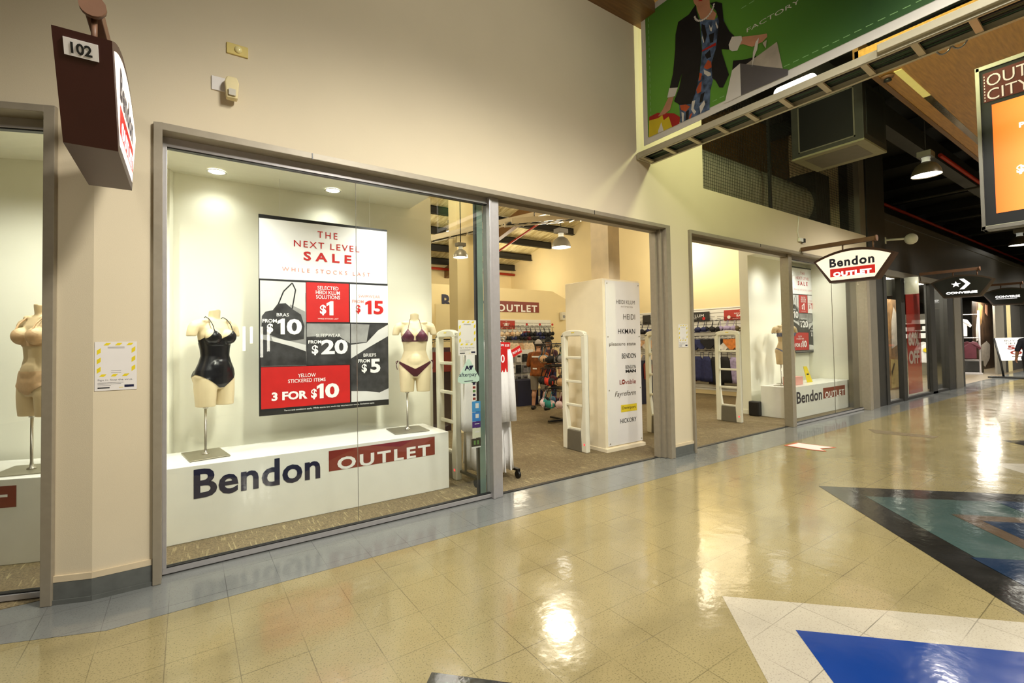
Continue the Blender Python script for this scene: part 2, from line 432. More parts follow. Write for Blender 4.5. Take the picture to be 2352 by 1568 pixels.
mb = MB(); mb.box(-9, 46, -9, 3.96, -0.12, 0.0); mb.box(-9, -0.42, 3.96, 6.4, -0.12, 0.0)
struct('floor', mb, vinyl('beige_vinyl_tile', rgb(152, 138, 98), 0.8, dirt=0.6))
mb = MB()
m_b = vinyl('grey_border_vinyl', rgb(124, 126, 124), 0.35, True, 0.14, 0.35)
l0 = PA(-5.0, 0, 0.31); l1 = (-0.36, 3.34)
q = [PA(-5.0, 0, 0.30), (-0.37, 3.34, 0), (46, 3.34, 0), (46, 4.0, 0), (-0.40, 4.0, 0), PA(-5.0, 0, -0.2)]
q = [Vector((p[0], p[1], 0)) for p in q]
mb.face([p+Vector((0, 0, 0.002)) for p in q]); mb.face([p-Vector((0, 0, 0.05)) for p in reversed(q)])
for i in range(6): mb.face([q[i]-Vector((0, 0, 0.05)), q[(i+1) % 6]-Vector((0, 0, 0.05)), q[(i+1) % 6]+Vector((0, 0, 0.002)), q[i]+Vector((0, 0, 0.002))])
struct('floor_border', mb, m_b)
mb = MB(); mb.box(-4.5, 13.0, 3.97, 17.2, -0.05, 0.006)
struct('floor_carpet', mb, M_CARPET)
mb = MB(); mb.face([PA(a, 0.0075, d) for a, d in ((-4, -0.15), (-0.1, -0.15), (-0.1, -1.5), (-4, -1.5))])
struct('floor_carpet', mb, M_CARPET)
mb = MB()
for x0, x1 in ((2.66, 5.2), (5.83, 8.75)):
    mb.box(x0, x1, 3.925, 3.975, 0.0, 0.009)
struct('trim_1', mb, M_GASK, label='dark threshold strip under the two shop doorways')
# inlaid floor shapes
def inlay(name, polys, lab):
    mb = MB(); ms = []
    for pts, m, z in polys:
        if m not in ms: ms.append(m)
        i = ms.index(m)
        mb.face([(x, y, z) for x, y in pts], i)
    o = struct(name, mb, ms, label=lab); return o
V_BLK = vinyl('black_vinyl', rgb(34, 33, 31), 0.05, False, 0.12, 0.1)
V_WHT = vinyl('white_vinyl', rgb(184, 175, 158), 0.45, True, 0.16, 0.3)
V_BLU = vinyl('blue_vinyl', rgb(22, 58, 132), 0.05, False, 0.15, 0.15)
V_TEAL = vinyl('teal_vinyl', rgb(64, 84, 82), 0.3, False, 0.12, 0.3)
V_NAVY = vinyl('dusk_blue_vinyl', rgb(26, 46, 72), 0.2, False, 0.12, 0.2)
V_BRN = vinyl('brown_vinyl', rgb(92, 76, 62), 0.2, False, 0.12, 0.2)
def dia(x, y, r): return [(x, y), (x-r*0.70, y-r*0.66), (x, y-r*1.32), (x+r*0.74, y-r*0.66)]
def sq(x, y, l): # square standing on its corner, its top corner at x, y
    return [(x, y), (x-l*0.707, y-l*0.707), (x, y-l*1.414), (x+l*0.707, y-l*0.707)]
inlay('floor_inlay_white', [(sq(2.695, 1.61, 2.2), V_WHT, 0.0012), (sq(2.695, 1.207, 1.63), V_BLU, 0.0024)], 'blue square in a white border laid cornerwise into the beige floor')
inlay('floor_inlay_black', [(sq(5.50, 2.20, 2.5), V_BLK, 0.0018), (sq(5.50, 1.80, 1.93), V_TEAL, 0.0028),
      ([(4.56, 0.90), (5.50, -0.02), (5.50, -0.93), (4.135, 0.435)], V_NAVY, 0.0036), ([(6.28, 1.07), (5.72, 0.52), (6.2, 0.0), (6.865, 0.435)], V_NAVY, 0.0036),
      (sq(5.52, 1.20, 0.95), V_BRN, 0.0042), (sq(5.52, 1.01, 0.68), V_NAVY, 0.005)], 'teal and blue diamond in a black border laid into the beige floor')
inlay('floor_inlay_black', [(sq(0.965, 2.025, 1.9), V_BLK, 0.0012), (sq(0.965, 1.62, 1.33), V_TEAL, 0.0024)], 'dark diamond of which only the tip shows at the front edge')
inlay('floor_inlay_black', [(sq(9.98, 1.60, 1.6), V_BLK, 0.0012), (sq(9.98, 1.28, 1.15), V_NAVY, 0.0024)], 'far black bordered diamond near the right edge')
inlay('floor_inlay_white', [(sq(8.10, 1.41, 0.75), V_WHT, 0.0012)], 'far pale diamond between the two black bordered ones')
mb = MB(); mb.face([(x, y, 0.0015) for x, y in ((9.55, 3.06), (9.22, 2.86), (9.42, 2.20), (9.63, 2.19))])
struct('trim_2', mb, mat('brown_cover_strip', rgb(112, 98, 72), 0.3, var=0.15, scale=30), label='dark cover strip let into the floor before the far window')

# ---------------------------------------------------------------- front wall
OA, OB, HZ = (-0.165, 5.325), (5.80, 12.12), 3.05
mb = MB()
mb.box(-0.49, OA[0], YF, 4.0, 0, 5.55)
mb.box(OA[0], OA[1], YF, 4.0, HZ, 5.55)
mb.box(OA[1], OB[0], YF, 4.0, 0, 5.55)
mb.box(OB[0], 6.17, YF, 4.0, HZ, 5.55)
mb.box(6.17, 12.15, YF, 4.0, HZ, 3.71)
struct('wall_front', mb, M_WALL)
mb = MB()
pbox(mb, PA, -0.205, 0.0, 0, 5.55, -0.2, 0.0)
pbox(mb, PA, -3.4, -0.205, HZ, 5.55, -0.2, 0.0)
pbox(mb, PA, -6.0, -3.4, 0, 5.55, -0.2, 0.0)
struct('wall_left', mb, M_WALL)
# skirting on the two piers
def skirt(name, runs, lab):
    mb = MB()
    for P, a0, a1 in runs:
        pbox(mb, P, a0, a1, 0.002, 0.135, 0.0, 0.012, 1)
        mb.prism([(a0, 0.002), (a1, 0.002), (a1, 0.03), (a0, 0.03)], P, 0.012, 0.02, 1)
        pbox(mb, P, a0, a1, 0.135, 0.172, 0.0, 0.014, 0)
    return struct(name, mb, [M_CREAM, M_BASE], label=lab)
skirt('baseboard_left', [(PF, -0.49, -0.19), (PA, -0.205, 0.004)], 'grey cove skirting with a cream top strip round the left corner pier')
skirt('baseboard_right', [(PF, 5.34, 5.775)], 'grey cove skirting with a cream top strip on the pier between the two openings')
# frames lining the openings
def frame_set(name, lab, jambs, header, P=PF):
    mb = MB()
    for a0, a1 in jambs:
        pbox(mb, P, a0, a1, 0.003, header[2], -0.16, 0.03)
    pbox(mb, P, header[0], header[1], header[2]-0.045, header[2], -0.16, 0.03)
    return struct(name, mb, M_FRAME, bevel=0.003, label=lab)
frame_set('trim_3', 'taupe metal frame around the main shop opening', [(-0.187, -0.14), (5.255, 5.34)], (-0.14, 5.255, 3.06))
frame_set('trim_4', 'taupe metal frame around the right shop opening', [(5.772, 5.815), (12.0, 12.15)], (5.815, 12.0, 3.06))
frame_set('trim_5', 'taupe metal frame around the angled left window', [(-0.253, -0.195), (-3.45, -3.38)], (-3.38, -0.253, 3.06), PA)
mb = MB(); mb.box(5.19, 5.255, 3.90, 3.99, 0.008, 3.015); mb.box(5.225, 5.256, 3.84, 3.90, 0.008, 3.015)
mb.box(2.66, 5.2, 3.88, 3.98, 2.985, 3.015); mb.box(5.815, 8.755, 3.88, 3.98, 2.965, 3.015)
struct('trim_6', mb, M_FRAME, label='door pocket lining inside the doorway')
mb = MB(); mb.box(0.82, 0.826, 3.766, 3.772, 3.012, 3.06); mb.box(3.93, 3.936, 3.766, 3.772, 3.012, 3.06); mb.box(7.66, 7.666, 3.766, 3.772, 3.012, 3.06)
struct('trim_7', mb, M_GASK, label='dark joints in the opening headers')

# ---------------------------------------------------------------- windows
def window(name, lab, P, a0, a1, joints, dg, b0=0.012, top=3.015, gtop=2.95, gbot=0.055, mull=None, lside=True):
    mb = MB()
    pbox(mb, P, a0, a1, b0, gbot-0.008, dg-0.03, dg+0.03)
    pbox(mb, P, a0, a1, gtop, top, dg-0.03, dg+0.03)
    if lside: pbox(mb, P, a0, a0+0.024, gbot-0.008, gtop, dg-0.03, dg+0.03)
    root = struct(name, mb, M_SILV, bevel=0.002, label=lab)
    g = MB()
    pbox(g, P, a0+0.024, a1, gbot-0.008, gbot, dg-0.02, dg+0.02); pbox(g, P, a0+0.024, a1, gtop-0.008, gtop, dg-0.02, dg+0.02)
    obj('gasket', g, M_GASK, root)
    es = [a0+0.024]+joints+[a1]
    for e0, e1 in zip(es[:-1], es[1:]):
        p = MB(); pbox(p, P, e0+0.0015, e1-0.0015, gbot, gtop-0.008, dg-0.004, dg+0.004)
        obj('pane', p, M_GLASS, root)
        if e1 != a1:
            j = MB(); pbox(j, P, e1-0.0012, e1+0.0012, gbot, gtop-0.008, dg-0.004, dg+0.005); obj('joint', j, M_MGREY, root)
    return root
window('window_1', 'main display window with silver frame and one butt joint', PF, -0.14, 2.535, [1.208], YF-YG)
window('window_2', 'angled display window at the left edge', PA, -3.38, -0.253, [-1.8], -0.12, lside=False)
window('window_3', 'far display window with the printed plinth behind it', PF, 8.885, 12.0, [10.66], YF-YG)
mb = MB(); pbox(mb, PF, 2.535, 2.652, 0.003, 3.015, -0.19, -0.06)
pbox(mb, PF, 2.53, 2.56, 0.003, 3.015, -0.06, -0.045)
struct('trim_8', mb, M_SILV, bevel=0.004, label='silver mullion between main window and doorway')
mb = MB(); pbox(mb, PF, 8.755, 8.885, 0.003, 3.015, -0.19, -0.05)
struct('trim_9', mb, M_FRAME, bevel=0.004, label='taupe mullion between right doorway and far window')
# parked glass sliding door leaf behind the main window
mb = MB(); mb.box(2.44, 2.462, 3.985, 4.02, 0.01, 2.97); mb.box(2.462, 2.53, 3.985, 4.02, 0.01, 2.97, 1)
d1 = struct('door_1', mb, [M_GASK, M_GEDGE], label='parked sliding door with green glass edge beside the mullion')

# ---------------------------------------------------------------- display backs and ceilings
mb = MB(); mb.box(-0.14, 2.59, 5.30, 5.38, 0.006, 3.4)
struct('partition_main', mb, M_DISPW, label='ivory back wall of the main display')
mb = MB(); pbox(mb, PA, -4.2, -0.15, 0.006, 3.4, -1.53, -1.45)
struct('partition_left', mb, M_DISPW, label='ivory back wall of the angled display')
mb = MB(); mb.box(9.62, 12.28, 5.0, 5.18, 0.006, 3.4)
mb.box(9.60, 9.66, 4.985, 5.2, 0.006, 0.09)
struct('partition_right', mb, M_DISPW, label='ivory back wall of the far display')
mb = MB(); mb.box(12.24, 12.295, 4.02, 5.0, 0.006, 3.26); struct('partition_side', mb, M_DISPW, label='ivory side lining of the far display')
mb = MB(); mb.box(-0.35, 2.30, 4.0, 5.30, 3.22, 3.28)
struct('ceiling_main_display', mb, M_DISPW)
mb = MB(); pbox(mb, PA, -4.0, -0.2, 3.22, 3.28, -1.45, -0.2)
struct('ceiling_left_display', mb, M_DISPW)
mb = MB(); mb.box(9.62, 12.28, 4.0, 5.0, 3.26, 3.32); mb.box(6.2, 12.28, 4.0, 4.95, 3.62, 3.70)
struct('ceiling_right_display', mb, M_DISPW)

# ---------------------------------------------------------------- shop shell
def roofz(y): return 7.9-0.22*(y-3.8)
mb = MB()
mb.prism([(4.0, 0), (17.2, 0), (17.2, roofz(17.2)), (4.0, roofz(4.0))], lambda a, b, d: Vector((d, a, b)), 12.3, 12.42)
struct('wall_shop_right', mb, M_SHOPW)
mb = MB(); mb.box(-4.5, 12.3, 17.0, 17.15, 0, roofz(17)); struct('wall_shop_back', mb, M_SHOPW)
mb = MB(); mb.box(-4.6, -4.5, 4.9, 17.0, 0, 7.8); struct('wall_shop_left', mb, M_SHOPW)
mb = MB()
mb.box(3.2, 10.4, 12.0, 12.15, 0.006, 3.27); mb.prism([(10.4, 0.006), (11.2, 0.006), (11.2, 2.95), (10.4, 3.27)], lambda a, b, d: Vector((a, d, b)), 12.0, 12.15)
struct('wall_shop_inner', mb, M_SHOPW, label='partial height wall carrying the shop sign inside')
mb = MB()
mb.raw([(-4.6, 4.0, roofz(4.0)), (12.42, 4.0, roofz(4.0)), (12.42, 17.2, roofz(17.2)), (-4.6, 17.2, roofz(17.2)),
        (-4.6, 4.0, roofz(4.0)+0.1), (12.42, 4.0, roofz(4.0)+0.1), (12.42, 17.2, roofz(17.2)+0.1), (-4.6, 17.2, roofz(17.2)+0.1)],
       [(0, 1, 2, 3), (7, 6, 5, 4), (0, 4, 5, 1), (1, 5, 6, 2), (2, 6, 7, 3), (3, 7, 4, 0)])
struct('roof_shop', mb, M_FOIL)
for i, y in enumerate((5.1, 6.4, 7.7, 9.0, 10.3, 11.6, 12.9, 14.2, 15.5, 16.7)):
    mb = MB(); z = roofz(y)-0.06
    mb.box(-4.5, 12.28, y-0.035, y+0.035, z-0.26, z); mb.box(-4.5, 12.28, y-0.035, y+0.10, z-0.03, z); mb.box(-4.5, 12.28, y-0.10, y+0.035, z-0.26, z-0.235)
    struct('beam_purlin', mb, M_STEEL)
for x in (1.2, 8.9):
    mb = MB(); mb.prism([(4.2, roofz(4.2)-0.75), (17.0, roofz(17.0)-0.75), (17.0, roofz(17.0)-0.33), (4.2, roofz(4.2)-0.33)], lambda a, b, d: Vector((d, a, b)), x, x+0.18)
    struct('beam_rafter', mb, M_TIMBER)
mb = MB(); mb.cyl((-4.4, 16.6, 4.55), (12.2, 16.6, 4.55), 0.055); struct('trim_10', mb, M_REDPIPE, label='red sprinkler main along the rear of the shop roof')
mb = MB(); mb.cyl((9.6, 4.2, roofz(4.2)-0.85), (9.6, 16.8, roofz(16.8)-0.7), 0.035); struct('trim_11', mb, M_REDPIPE, label='red sprinkler branch pipe rising towards the shopfront')
mb = MB(); mb.cyl((-4.4, 16.9, 3.45), (12.2, 16.9, 3.45), 0.03); struct('trim_12', mb, M_SILV, label='thin conduit along the rear shop wall')
mb = MB(); mb.box(5.6, 7.0, 11.2, 11.3, 0.006, 2.62); struct('partition_fitting', mb, M_SHOPW, label='cream screen wall standing before the shop sign')
# boxed column inside the shop, seen through the window
mb = MB(); mb.box(3.92, 4.28, 7.0, 7.3, 0.006, roofz(7.1)); mb.box(4.28, 4.40, 6.93, 7.05, 2.3, roofz(7.0))
struct('pillar_shop', mb, M_SHOPW)
mb = MB(); mb.box(5.02, 5.32, 4.62, 4.9, 2.42, 6.6); mb.box(5.02, 5.12, 4.56, 4.62, 2.42, 6.6)
struct('pillar_doorway', mb, M_CREAM)

# ---------------------------------------------------------------- upper opening with mesh, columns, roofs of the mall
mb = MB()
for i in range(115):
    x = 6.18+i*0.05
    if x < 11.86: mb.box(x-0.002, x+0.002, 3.898, 3.902, 3.71, 5.5)
for i in range(37): mb.box(6.17, 11.86, 3.894, 3.898, 3.71+i*0.05-0.002, 3.71+i*0.05+0.002)
mb.box(8.28, 8.32, 3.88, 3.92, 3.71, 5.5); mb.box(9.98, 10.01, 3.92, 4.95, 3.705, 3.725)
struct('trim_13', mb, M_STEEL, label='wire mesh closing the opening above the right shopfront')
mb = MB(); mb.box(5.4, 12.29, 5.32, 5.4, 3.70, 7.5); struct('partition_bulkhead', mb, M_TIMBER)
mb = MB(); mb.box(11.86, 12.15, YF, 4.0, 3.71, 5.55); struct('pillar_mesh_end', mb, M_MGREY)
mb = MB(); mb.box(12.15, 12.62, YF, 4.2, 0.003, 3.06); struct('pillar_grey', mb, M_MGREY)
mb = MB(); mb.box(12.62, 13.15, YF+0.04, 4.2, 0.003, 3.06); struct('pillar_dark', mb, M_DARK)
mb = MB(); mb.box(12.25, 13.3, YF, 4.3, 3.06, 6.2); struct('pillar_tall', mb, M_DARK)
mb = MB(); mb.box(-9, 6.17, 3.5, 3.82, 5.55, 5.78); struct('beam_timber', mb, M_TIMBER)
mb = MB()
n = 150; rs = []
for i in range(n+1):
    y = 3.9-i*0.085; rs.append((y, 5.86+0.02*math.sin(i*PI/2)))
for i in range(n):
    mb.face([(-9, rs[i][0], rs[i][1]), (5.6, rs[i][0], rs[i][1]), (5.6, rs[i+1][0], rs[i+1][1]), (-9, rs[i+1][0], rs[i+1][1])])
struct('roof_mall_near', mb, M_CORR)
for y in (2.2, 0.7, -0.8):
    mb = MB(); mb.box(-9, 5.6, y-0.05, y+0.05, 5.62, 5.82); struct('beam_timber', mb, M_TIMBER)
mb = MB(); mb.box(5.6, 46, -9, 9, 6.5, 6.6); struct('roof_mall_far', mb, M_ROOF)
for i in range(14):
    x = 9.0+i*2.4
    mb = MB(); mb.box(x-0.05, x+0.05, -9, 6, 6.15, 6.48); struct('beam_roof', mb, M_STEEL)
for y in (5.6, 3.2, -3.0):
    mb = MB(); mb.box(5.6, 46, y-0.12, y+0.12, 5.55, 5.95); struct('beam_roof', mb, M_DGREY)
for y, z in ((2.9, 5.45), (4.6, 5.2)):
    mb = MB(); mb.cyl((13.6, y, z), (45, y, z), 0.04, n=8); struct('trim_14', mb, M_REDPIPE, label='red sprinkler pipe under the dark hall roof')
for i in range(6):
    x = 17+i*4.0
    mb = MB(); mb.cyl((x, 6, 5.35), (x, -4, 5.35), 0.03, n=8); struct('trim_15', mb, M_CORR, label='grey conduit crossing the dark hall roof')
mb = MB(); mb.box(7.0, 22.0, -1.6, 2.24, 5.0, 5.12); struct('ceiling', mb, M_PLY)
mb = MB(); mb.box(7.0, 22.0, 2.2, 2.26, 4.99, 5.3); struct('trim_16', mb, M_TIMBER, label='dark edge of the plywood ceiling panel')
mb = MB(); mb.box(7.7, 8.9, 1.97, 2.05, 4.992, 5.0, 0); mb.box(8.9, 14, 1.97, 2.05, 4.994, 5.0, 1)
struct('trim_17', mb, [mat('slot_diffuser', rgb(214, 198, 110), 0.4, emit=0.35, ecol=rgb(230, 214, 120)), mat('mirror_slot', rgb(150, 140, 110), 0.12, 0.9)], label='long light slot in the plywood ceiling')
mb = MB(); mb.box(-9, 46, -9.1, -9, 0, 6.6); struct('wall_opposite', mb, mat('dim_opposite_wall', rgb(96, 88, 76), 0.6))
mb = MB(); mb.box(46, 46.1, -9, 9, 0, 6.6); struct('wall_far_end', mb, M_DGREY)
mb = MB(); mb.box(-9.1, -9, -9, 6, 0, 6.6); struct('wall_near_end', mb, M_WALL)
# ---------------------------------------------------------------- colours of things
M_NAVY = mat('navy_lettering', rgb(26, 28, 62), 0.4)
M_BRICK = mat('brick_red_print', rgb(132, 44, 36), 0.4)
M_RED = mat('sale_red_print', rgb(196, 34, 34), 0.35)
M_BLACKP = mat('black_print', rgb(30, 31, 34), 0.35)
M_WHITEP = mat('white_print', rgb(246, 246, 246), 0.4, var=0.01)
M_GREYP = mat('grey_photo_print', rgb(150, 150, 150), 0.4, var=0.35, scale=5)
M_DGREYP = mat('dark_photo_print', rgb(58, 58, 60), 0.35, var=0.55, scale=9)
M_PALEP = mat('pale_photo_print', rgb(212, 212, 212), 0.35, var=0.1, scale=3)
M_PINKP = mat('pale_red_print', rgb(224, 140, 130), 0.4)
M_MAROON = mat('maroon_sign_metal', rgb(58, 24, 20), 0.4, var=0.08)
M_LIT = mat('lit_sign_face', rgb(250, 238, 226), 0.4, emit=0.75, ecol=rgb(255, 238, 222), var=0.01)
M_LITB = mat('black_sign_face', rgb(10, 10, 10), 0.3)
M_LITW = mat('lit_white_logo', rgb(255, 255, 255), 0.4, emit=1.1, var=0.01)
M_LITR = mat('lit_red_print', rgb(190, 20, 20), 0.4, emit=0.45, ecol=rgb(230, 30, 30))
M_YEL = mat('yellow_print', rgb(228, 204, 40), 0.4)
M_CHROME = mat('brushed_chrome', rgb(190, 186, 176), 0.28, 0.9, var=0.05)
M_PLATE = mat('brushed_base_plate', rgb(150, 144, 124), 0.35, 0.75, var=0.05)
M_SKIN = mat('mannequin_plaster', rgb(228, 212, 174), 0.5, var=0.03)
M_SKIN2 = mat('mannequin_plaster_tan', rgb(214, 190, 148), 0.5, var=0.03)
M_GATE = mat('gate_plastic', rgb(226, 222, 204), 0.45, var=0.03)
M_GATEG = mat('gate_grey_base', rgb(104, 98, 84), 0.55)
M_LED = mat('red_led', rgb(255, 60, 70), 0.4, emit=1.5)
M_PAPER = mat('notice_paper', rgb(226, 220, 216), 0.6, var=0.02)
M_TXT = mat('notice_grey_text', rgb(96, 94, 96), 0.6)
M_ROBE = mat('white_towelling', rgb(236, 234, 232), 0.9, var=0.03, bump=0.3, bscale=90)
M_BLACK = mat('black_plastic', rgb(20, 20, 20), 0.45)
M_LAMPON = mat('lamp_glow', (1, 0.96, 0.86), 0.4, emit=9.0, ecol=(1, 0.95, 0.82))

def print_logo(mb, P, aB, aO, bold=0.022):
    """Bendon OUTLET wordmark: aB=(a0,a1,b0,b1) of the blue word, aO the red block; materials 0 navy 1 brick 2 white"""
    text(mb, P, 'Bendon', *aB, d=0.003, mi=0, bold=bold, sp=1.03)
    a0, a1, b0, b1 = aO
    P.rect(mb, a0, a1, b0, b1, 0.002, 1)
    w = a1-a0; h = b1-b0
    text(mb, P, 'OUTLET', a0+w*0.07, a1-w*0.05, b0+h*0.0, b0+h*0.62, d=0.004, mi=2, bold=0.03, sp=1.25)

# ---------------------------------------------------------------- display plinths
def plinth(loc, P, w, depth, h, logo, label):
    t = thing('display_plinth', label, 'plinth', loc)
    b = MB(); pbox(b, P, 0, w, 0, h, -depth, 0); obj('body', b, M_WHITE, t, bevel=0.004)
    if logo:
        g = MB(); print_logo(g, P, logo[0], logo[1]); obj('lettering', g, [M_NAVY, M_BRICK, M_WHITEP], t, recalc=False)
    return t
P0 = Panel((0, 0, 0), (1, 0, 0)); PA0 = Panel((0, 0, 0), (C20, -S20, 0))
plinth((-0.2, 4.43, 0.007), P0, 2.545, 0.64, 0.597, ((0.246, 1.218, 0.33, 0.565), (1.295, 2.378, 0.377, 0.565)), 'long white plinth with navy and red shop lettering in the main window')
plinth(PA(-2.9, 0.009, -0.68), PA0, 2.68, 0.70, 0.612, ((0.04, 0.95, 0.33, 0.565), (1.05, 2.08, 0.41, 0.565)), 'white plinth in the angled window at the left edge')
plinth((9.55, 4.22, 0.007), P0, 2.68, 0.56, 0.60, ((0.20, 1.30, 0.27, 0.50), (1.36, 2.44, 0.285, 0.50)), 'white plinth with shop lettering in the far right window')

# ---------------------------------------------------------------- sale posters
q0 = Vector((0.578, 4.95, 0.878))
def pq(cx, cy):
    v = on_y(560+cx/3.0152, 460+cy/3.0152, 4.95); return (v.x-q0.x, v.z-q0.z)
poster = thing('sale_poster', 'sale poster hanging behind the main window between two mannequins', 'poster', q0, 0, 'sale posters in the shop windows')
b = MB(); P0.rect(b, 0, 1.298, 0, 1.955, 0, 0, t=0.006); obj('sheet', b, M_BLACKP, poster)
b = MB()
def quad(mb, pts, mi, d=0.001): P0.poly(mb, [pq(*p) for p in pts], d, mi)
mw, mr, mg, mdk, mp, mbk = 0, 1, 2, 3, 4, 5
quad(b, [(107, 540), (994, 578), (990, 218), (105, 120)], mw)
quad(b, [(118, 1150), (434, 1143), (428, 568), (112, 552)], mg)
quad(b, [(434, 843), (731, 843), (727, 578), (432, 566)], mr)
quad(b, [(737, 845), (999, 848), (997, 592), (735, 580)], mw)
quad(b, [(435, 1142), (740, 1134), (737, 852), (434, 850)], mdk)
quad(b, [(745, 1398), (1003, 1378), (999, 857), (740, 852)], mdk)
quad(b, [(120, 1447), (736, 1398), (733, 1139), (119, 1156)], mr)
# photographs: grey cloth, lace shapes
quad(b, [(113, 700), (428, 640), (428, 570), (113, 554)], mp, 0.0015)
quad(b, [(115, 880), (300, 800), (320, 720), (425, 770), (425, 640), (113, 690)], mp, 0.0016)
bra = [(125, 800), (150, 770), (200, 760), (235, 715), (290, 712), (340, 755), (395, 790), (420, 870), (415, 960), (300, 975), (180, 930), (118, 930)]
P0.poly(b, [pq(*p) for p in reversed(bra)], 0.002, mdk)
quad(b, [(118, 1148), (434, 1141), (430, 1040), (330, 1000), (117, 960)], mdk, 0.002)
quad(b, [(430, 1045), (430, 1000), (190, 945), (200, 975), (330, 1010)], mp, 0.0023)
for a, b2, c, w in (((240, 715), (275, 630), (335, 572), 7), ((335, 572), (358, 620), (335, 750), 9)):
    pts = [Vector(pq(*p)) for p in (a, b2, c)]
    for u, v in ((pts[0], pts[1]), (pts[1], pts[2])):
        nn = (v-u).orthogonal().normalized()*0.006
        P0.poly(b, [u-nn, v-nn, v+nn, u+nn] if (v-u).cross(nn) > 0 else [u+nn, v+nn, v-nn, u-nn], 0.0026, mbk)
quad(b, [(436, 945), (640, 930), (735, 990), (735, 855), (436, 852)], mg, 0.0015)
quad(b, [(742, 1095), (860, 1020), (998, 940), (998, 860), (930, 900), (850, 985), (742, 1000)], mp, 0.0015)
quad(b, [(745, 1396), (1003, 1376), (1003, 1300), (940, 1330), (850, 1320), (745, 1320)], mp, 0.0015)
quad(b, [(742, 990), (850, 980), (870, 860), (742, 855)], mg, 0.0013)
obj('print', b, [M_WHITEP, M_RED, M_GREYP, M_DGREYP, M_PALEP, M_BLACKP], poster, recalc=False)
b = MB()
def ptxt(s, x0, x1, yt, yb, mi, bold=0.0, sp=1.0, d=0.004):
    a0, b1 = pq(x0, yt); b0 = pq(x0, yb)[1]; a1 = pq(x1, (yt+yb)/2)[0]
    if s == '1':
        P0.poly(b, [(a0+(a1-a0)*u, b0+(b1-b0)*v) for u, v in ((0.42, 0), (1, 0), (1, 1), (0.62, 1), (0, 0.84), (0, 0.64), (0.42, 0.74))], d, mi); return
    text(b, P0, s, a0, a1, b0, b1, d, mi, bold, sp)
R_, W_, K_, Pk = 0, 1, 2, 3
for row_ in (('THE', 510, 648, 213, 258, R_, 0, 1.4), ('NEXT LEVEL', 346, 800, 274, 318, R_, 0, 1.25), ('SALE', 413, 745, 352, 415, R_, 0.03, 1.6), ('WHILE STOCKS LAST', 264, 874, 460, 488, Pk, 0, 1.6),
             ('SELECTED', 510, 655, 592, 617, W_, 0.005), ('HEIDI KLUM', 498, 664, 623, 648, W_, 0.005), ('SOLUTIONS', 500, 665, 654, 680, W_, 0.005), ('$', 526, 570, 722, 795, W_, 0.03), ('1', 572, 620, 697, 795, W_), ('WHILE STOCKS LAST', 512, 655, 815, 823, W_),
             ('SWIMWEAR', 793, 942, 652, 672, Pk), ('FROM', 750, 830, 688, 708, Pk, 0.01), ('$', 775, 808, 722, 785, R_, 0.03), ('1', 840, 884, 692, 787, R_), ('5', 898, 966, 694, 789, R_, 0.03),
             ('BRAS', 227, 312, 780, 803, W_, 0.005), ('FROM', 128, 228, 820, 846, W_, 0.03), ('$', 160, 203, 852, 922, W_, 0.03), ('1', 232, 284, 818, 927, W_), ('0', 296, 402, 820, 929, W_, 0.035),
             ('SLEEPWEAR', 500, 670, 924, 947, W_, 0.005), ('FROM', 446, 536, 968, 992, W_, 0.025), ('$', 470, 515, 1002, 1072, W_, 0.03), ('20', 535, 720, 964, 1068, W_, 0.035),
             ('BRIEFS', 828, 916, 1060, 1083, W_, 0.005), ('FROM', 792, 872, 1100, 1124, W_, 0.025), ('$', 815, 852, 1132, 1197, W_, 0.03), ('5', 875, 945, 1097, 1196, W_, 0.035),
             ('YELLOW', 374, 498, 1200, 1226, W_, 0.005), ('STICKERED ITEMS', 306, 566, 1240, 1265, W_, 0.005), ('3 FOR', 192, 440, 1330, 1390, W_, 0.04), ('$', 465, 506, 1305, 1378, W_, 0.03), ('1', 505, 552, 1270, 1372, W_), ('0', 562, 660, 1268, 1370, W_, 0.035),
             ('Terms and conditions apply. While stocks last, stock may vary between stores. Exclusions apply.', 278, 905, 1449, 1463, W_)):
    ptxt(*row_)
obj('lettering', b, [M_RED, M_WHITEP, M_BLACKP, M_PINKP], poster, recalc=False)
for a in (0.19, 1.10):
    b = MB(); b.cyl((a, 0.003, 1.95), (a, 0.003, 3.21-q0.z), 0.0012, n=5); obj('hanging_wire', b, M_WHITEP, poster)
p2 = copy_tree(poster); p2.location = (11.14, 4.90, 1.205)
p2['label'] = 'sale poster behind the far right window, half hidden by the mullion'
for ch in p2.children:
    if ch.name.startswith('hanging'): ch.scale = (1, 1, 1); ch.location = (0, 0, 0)

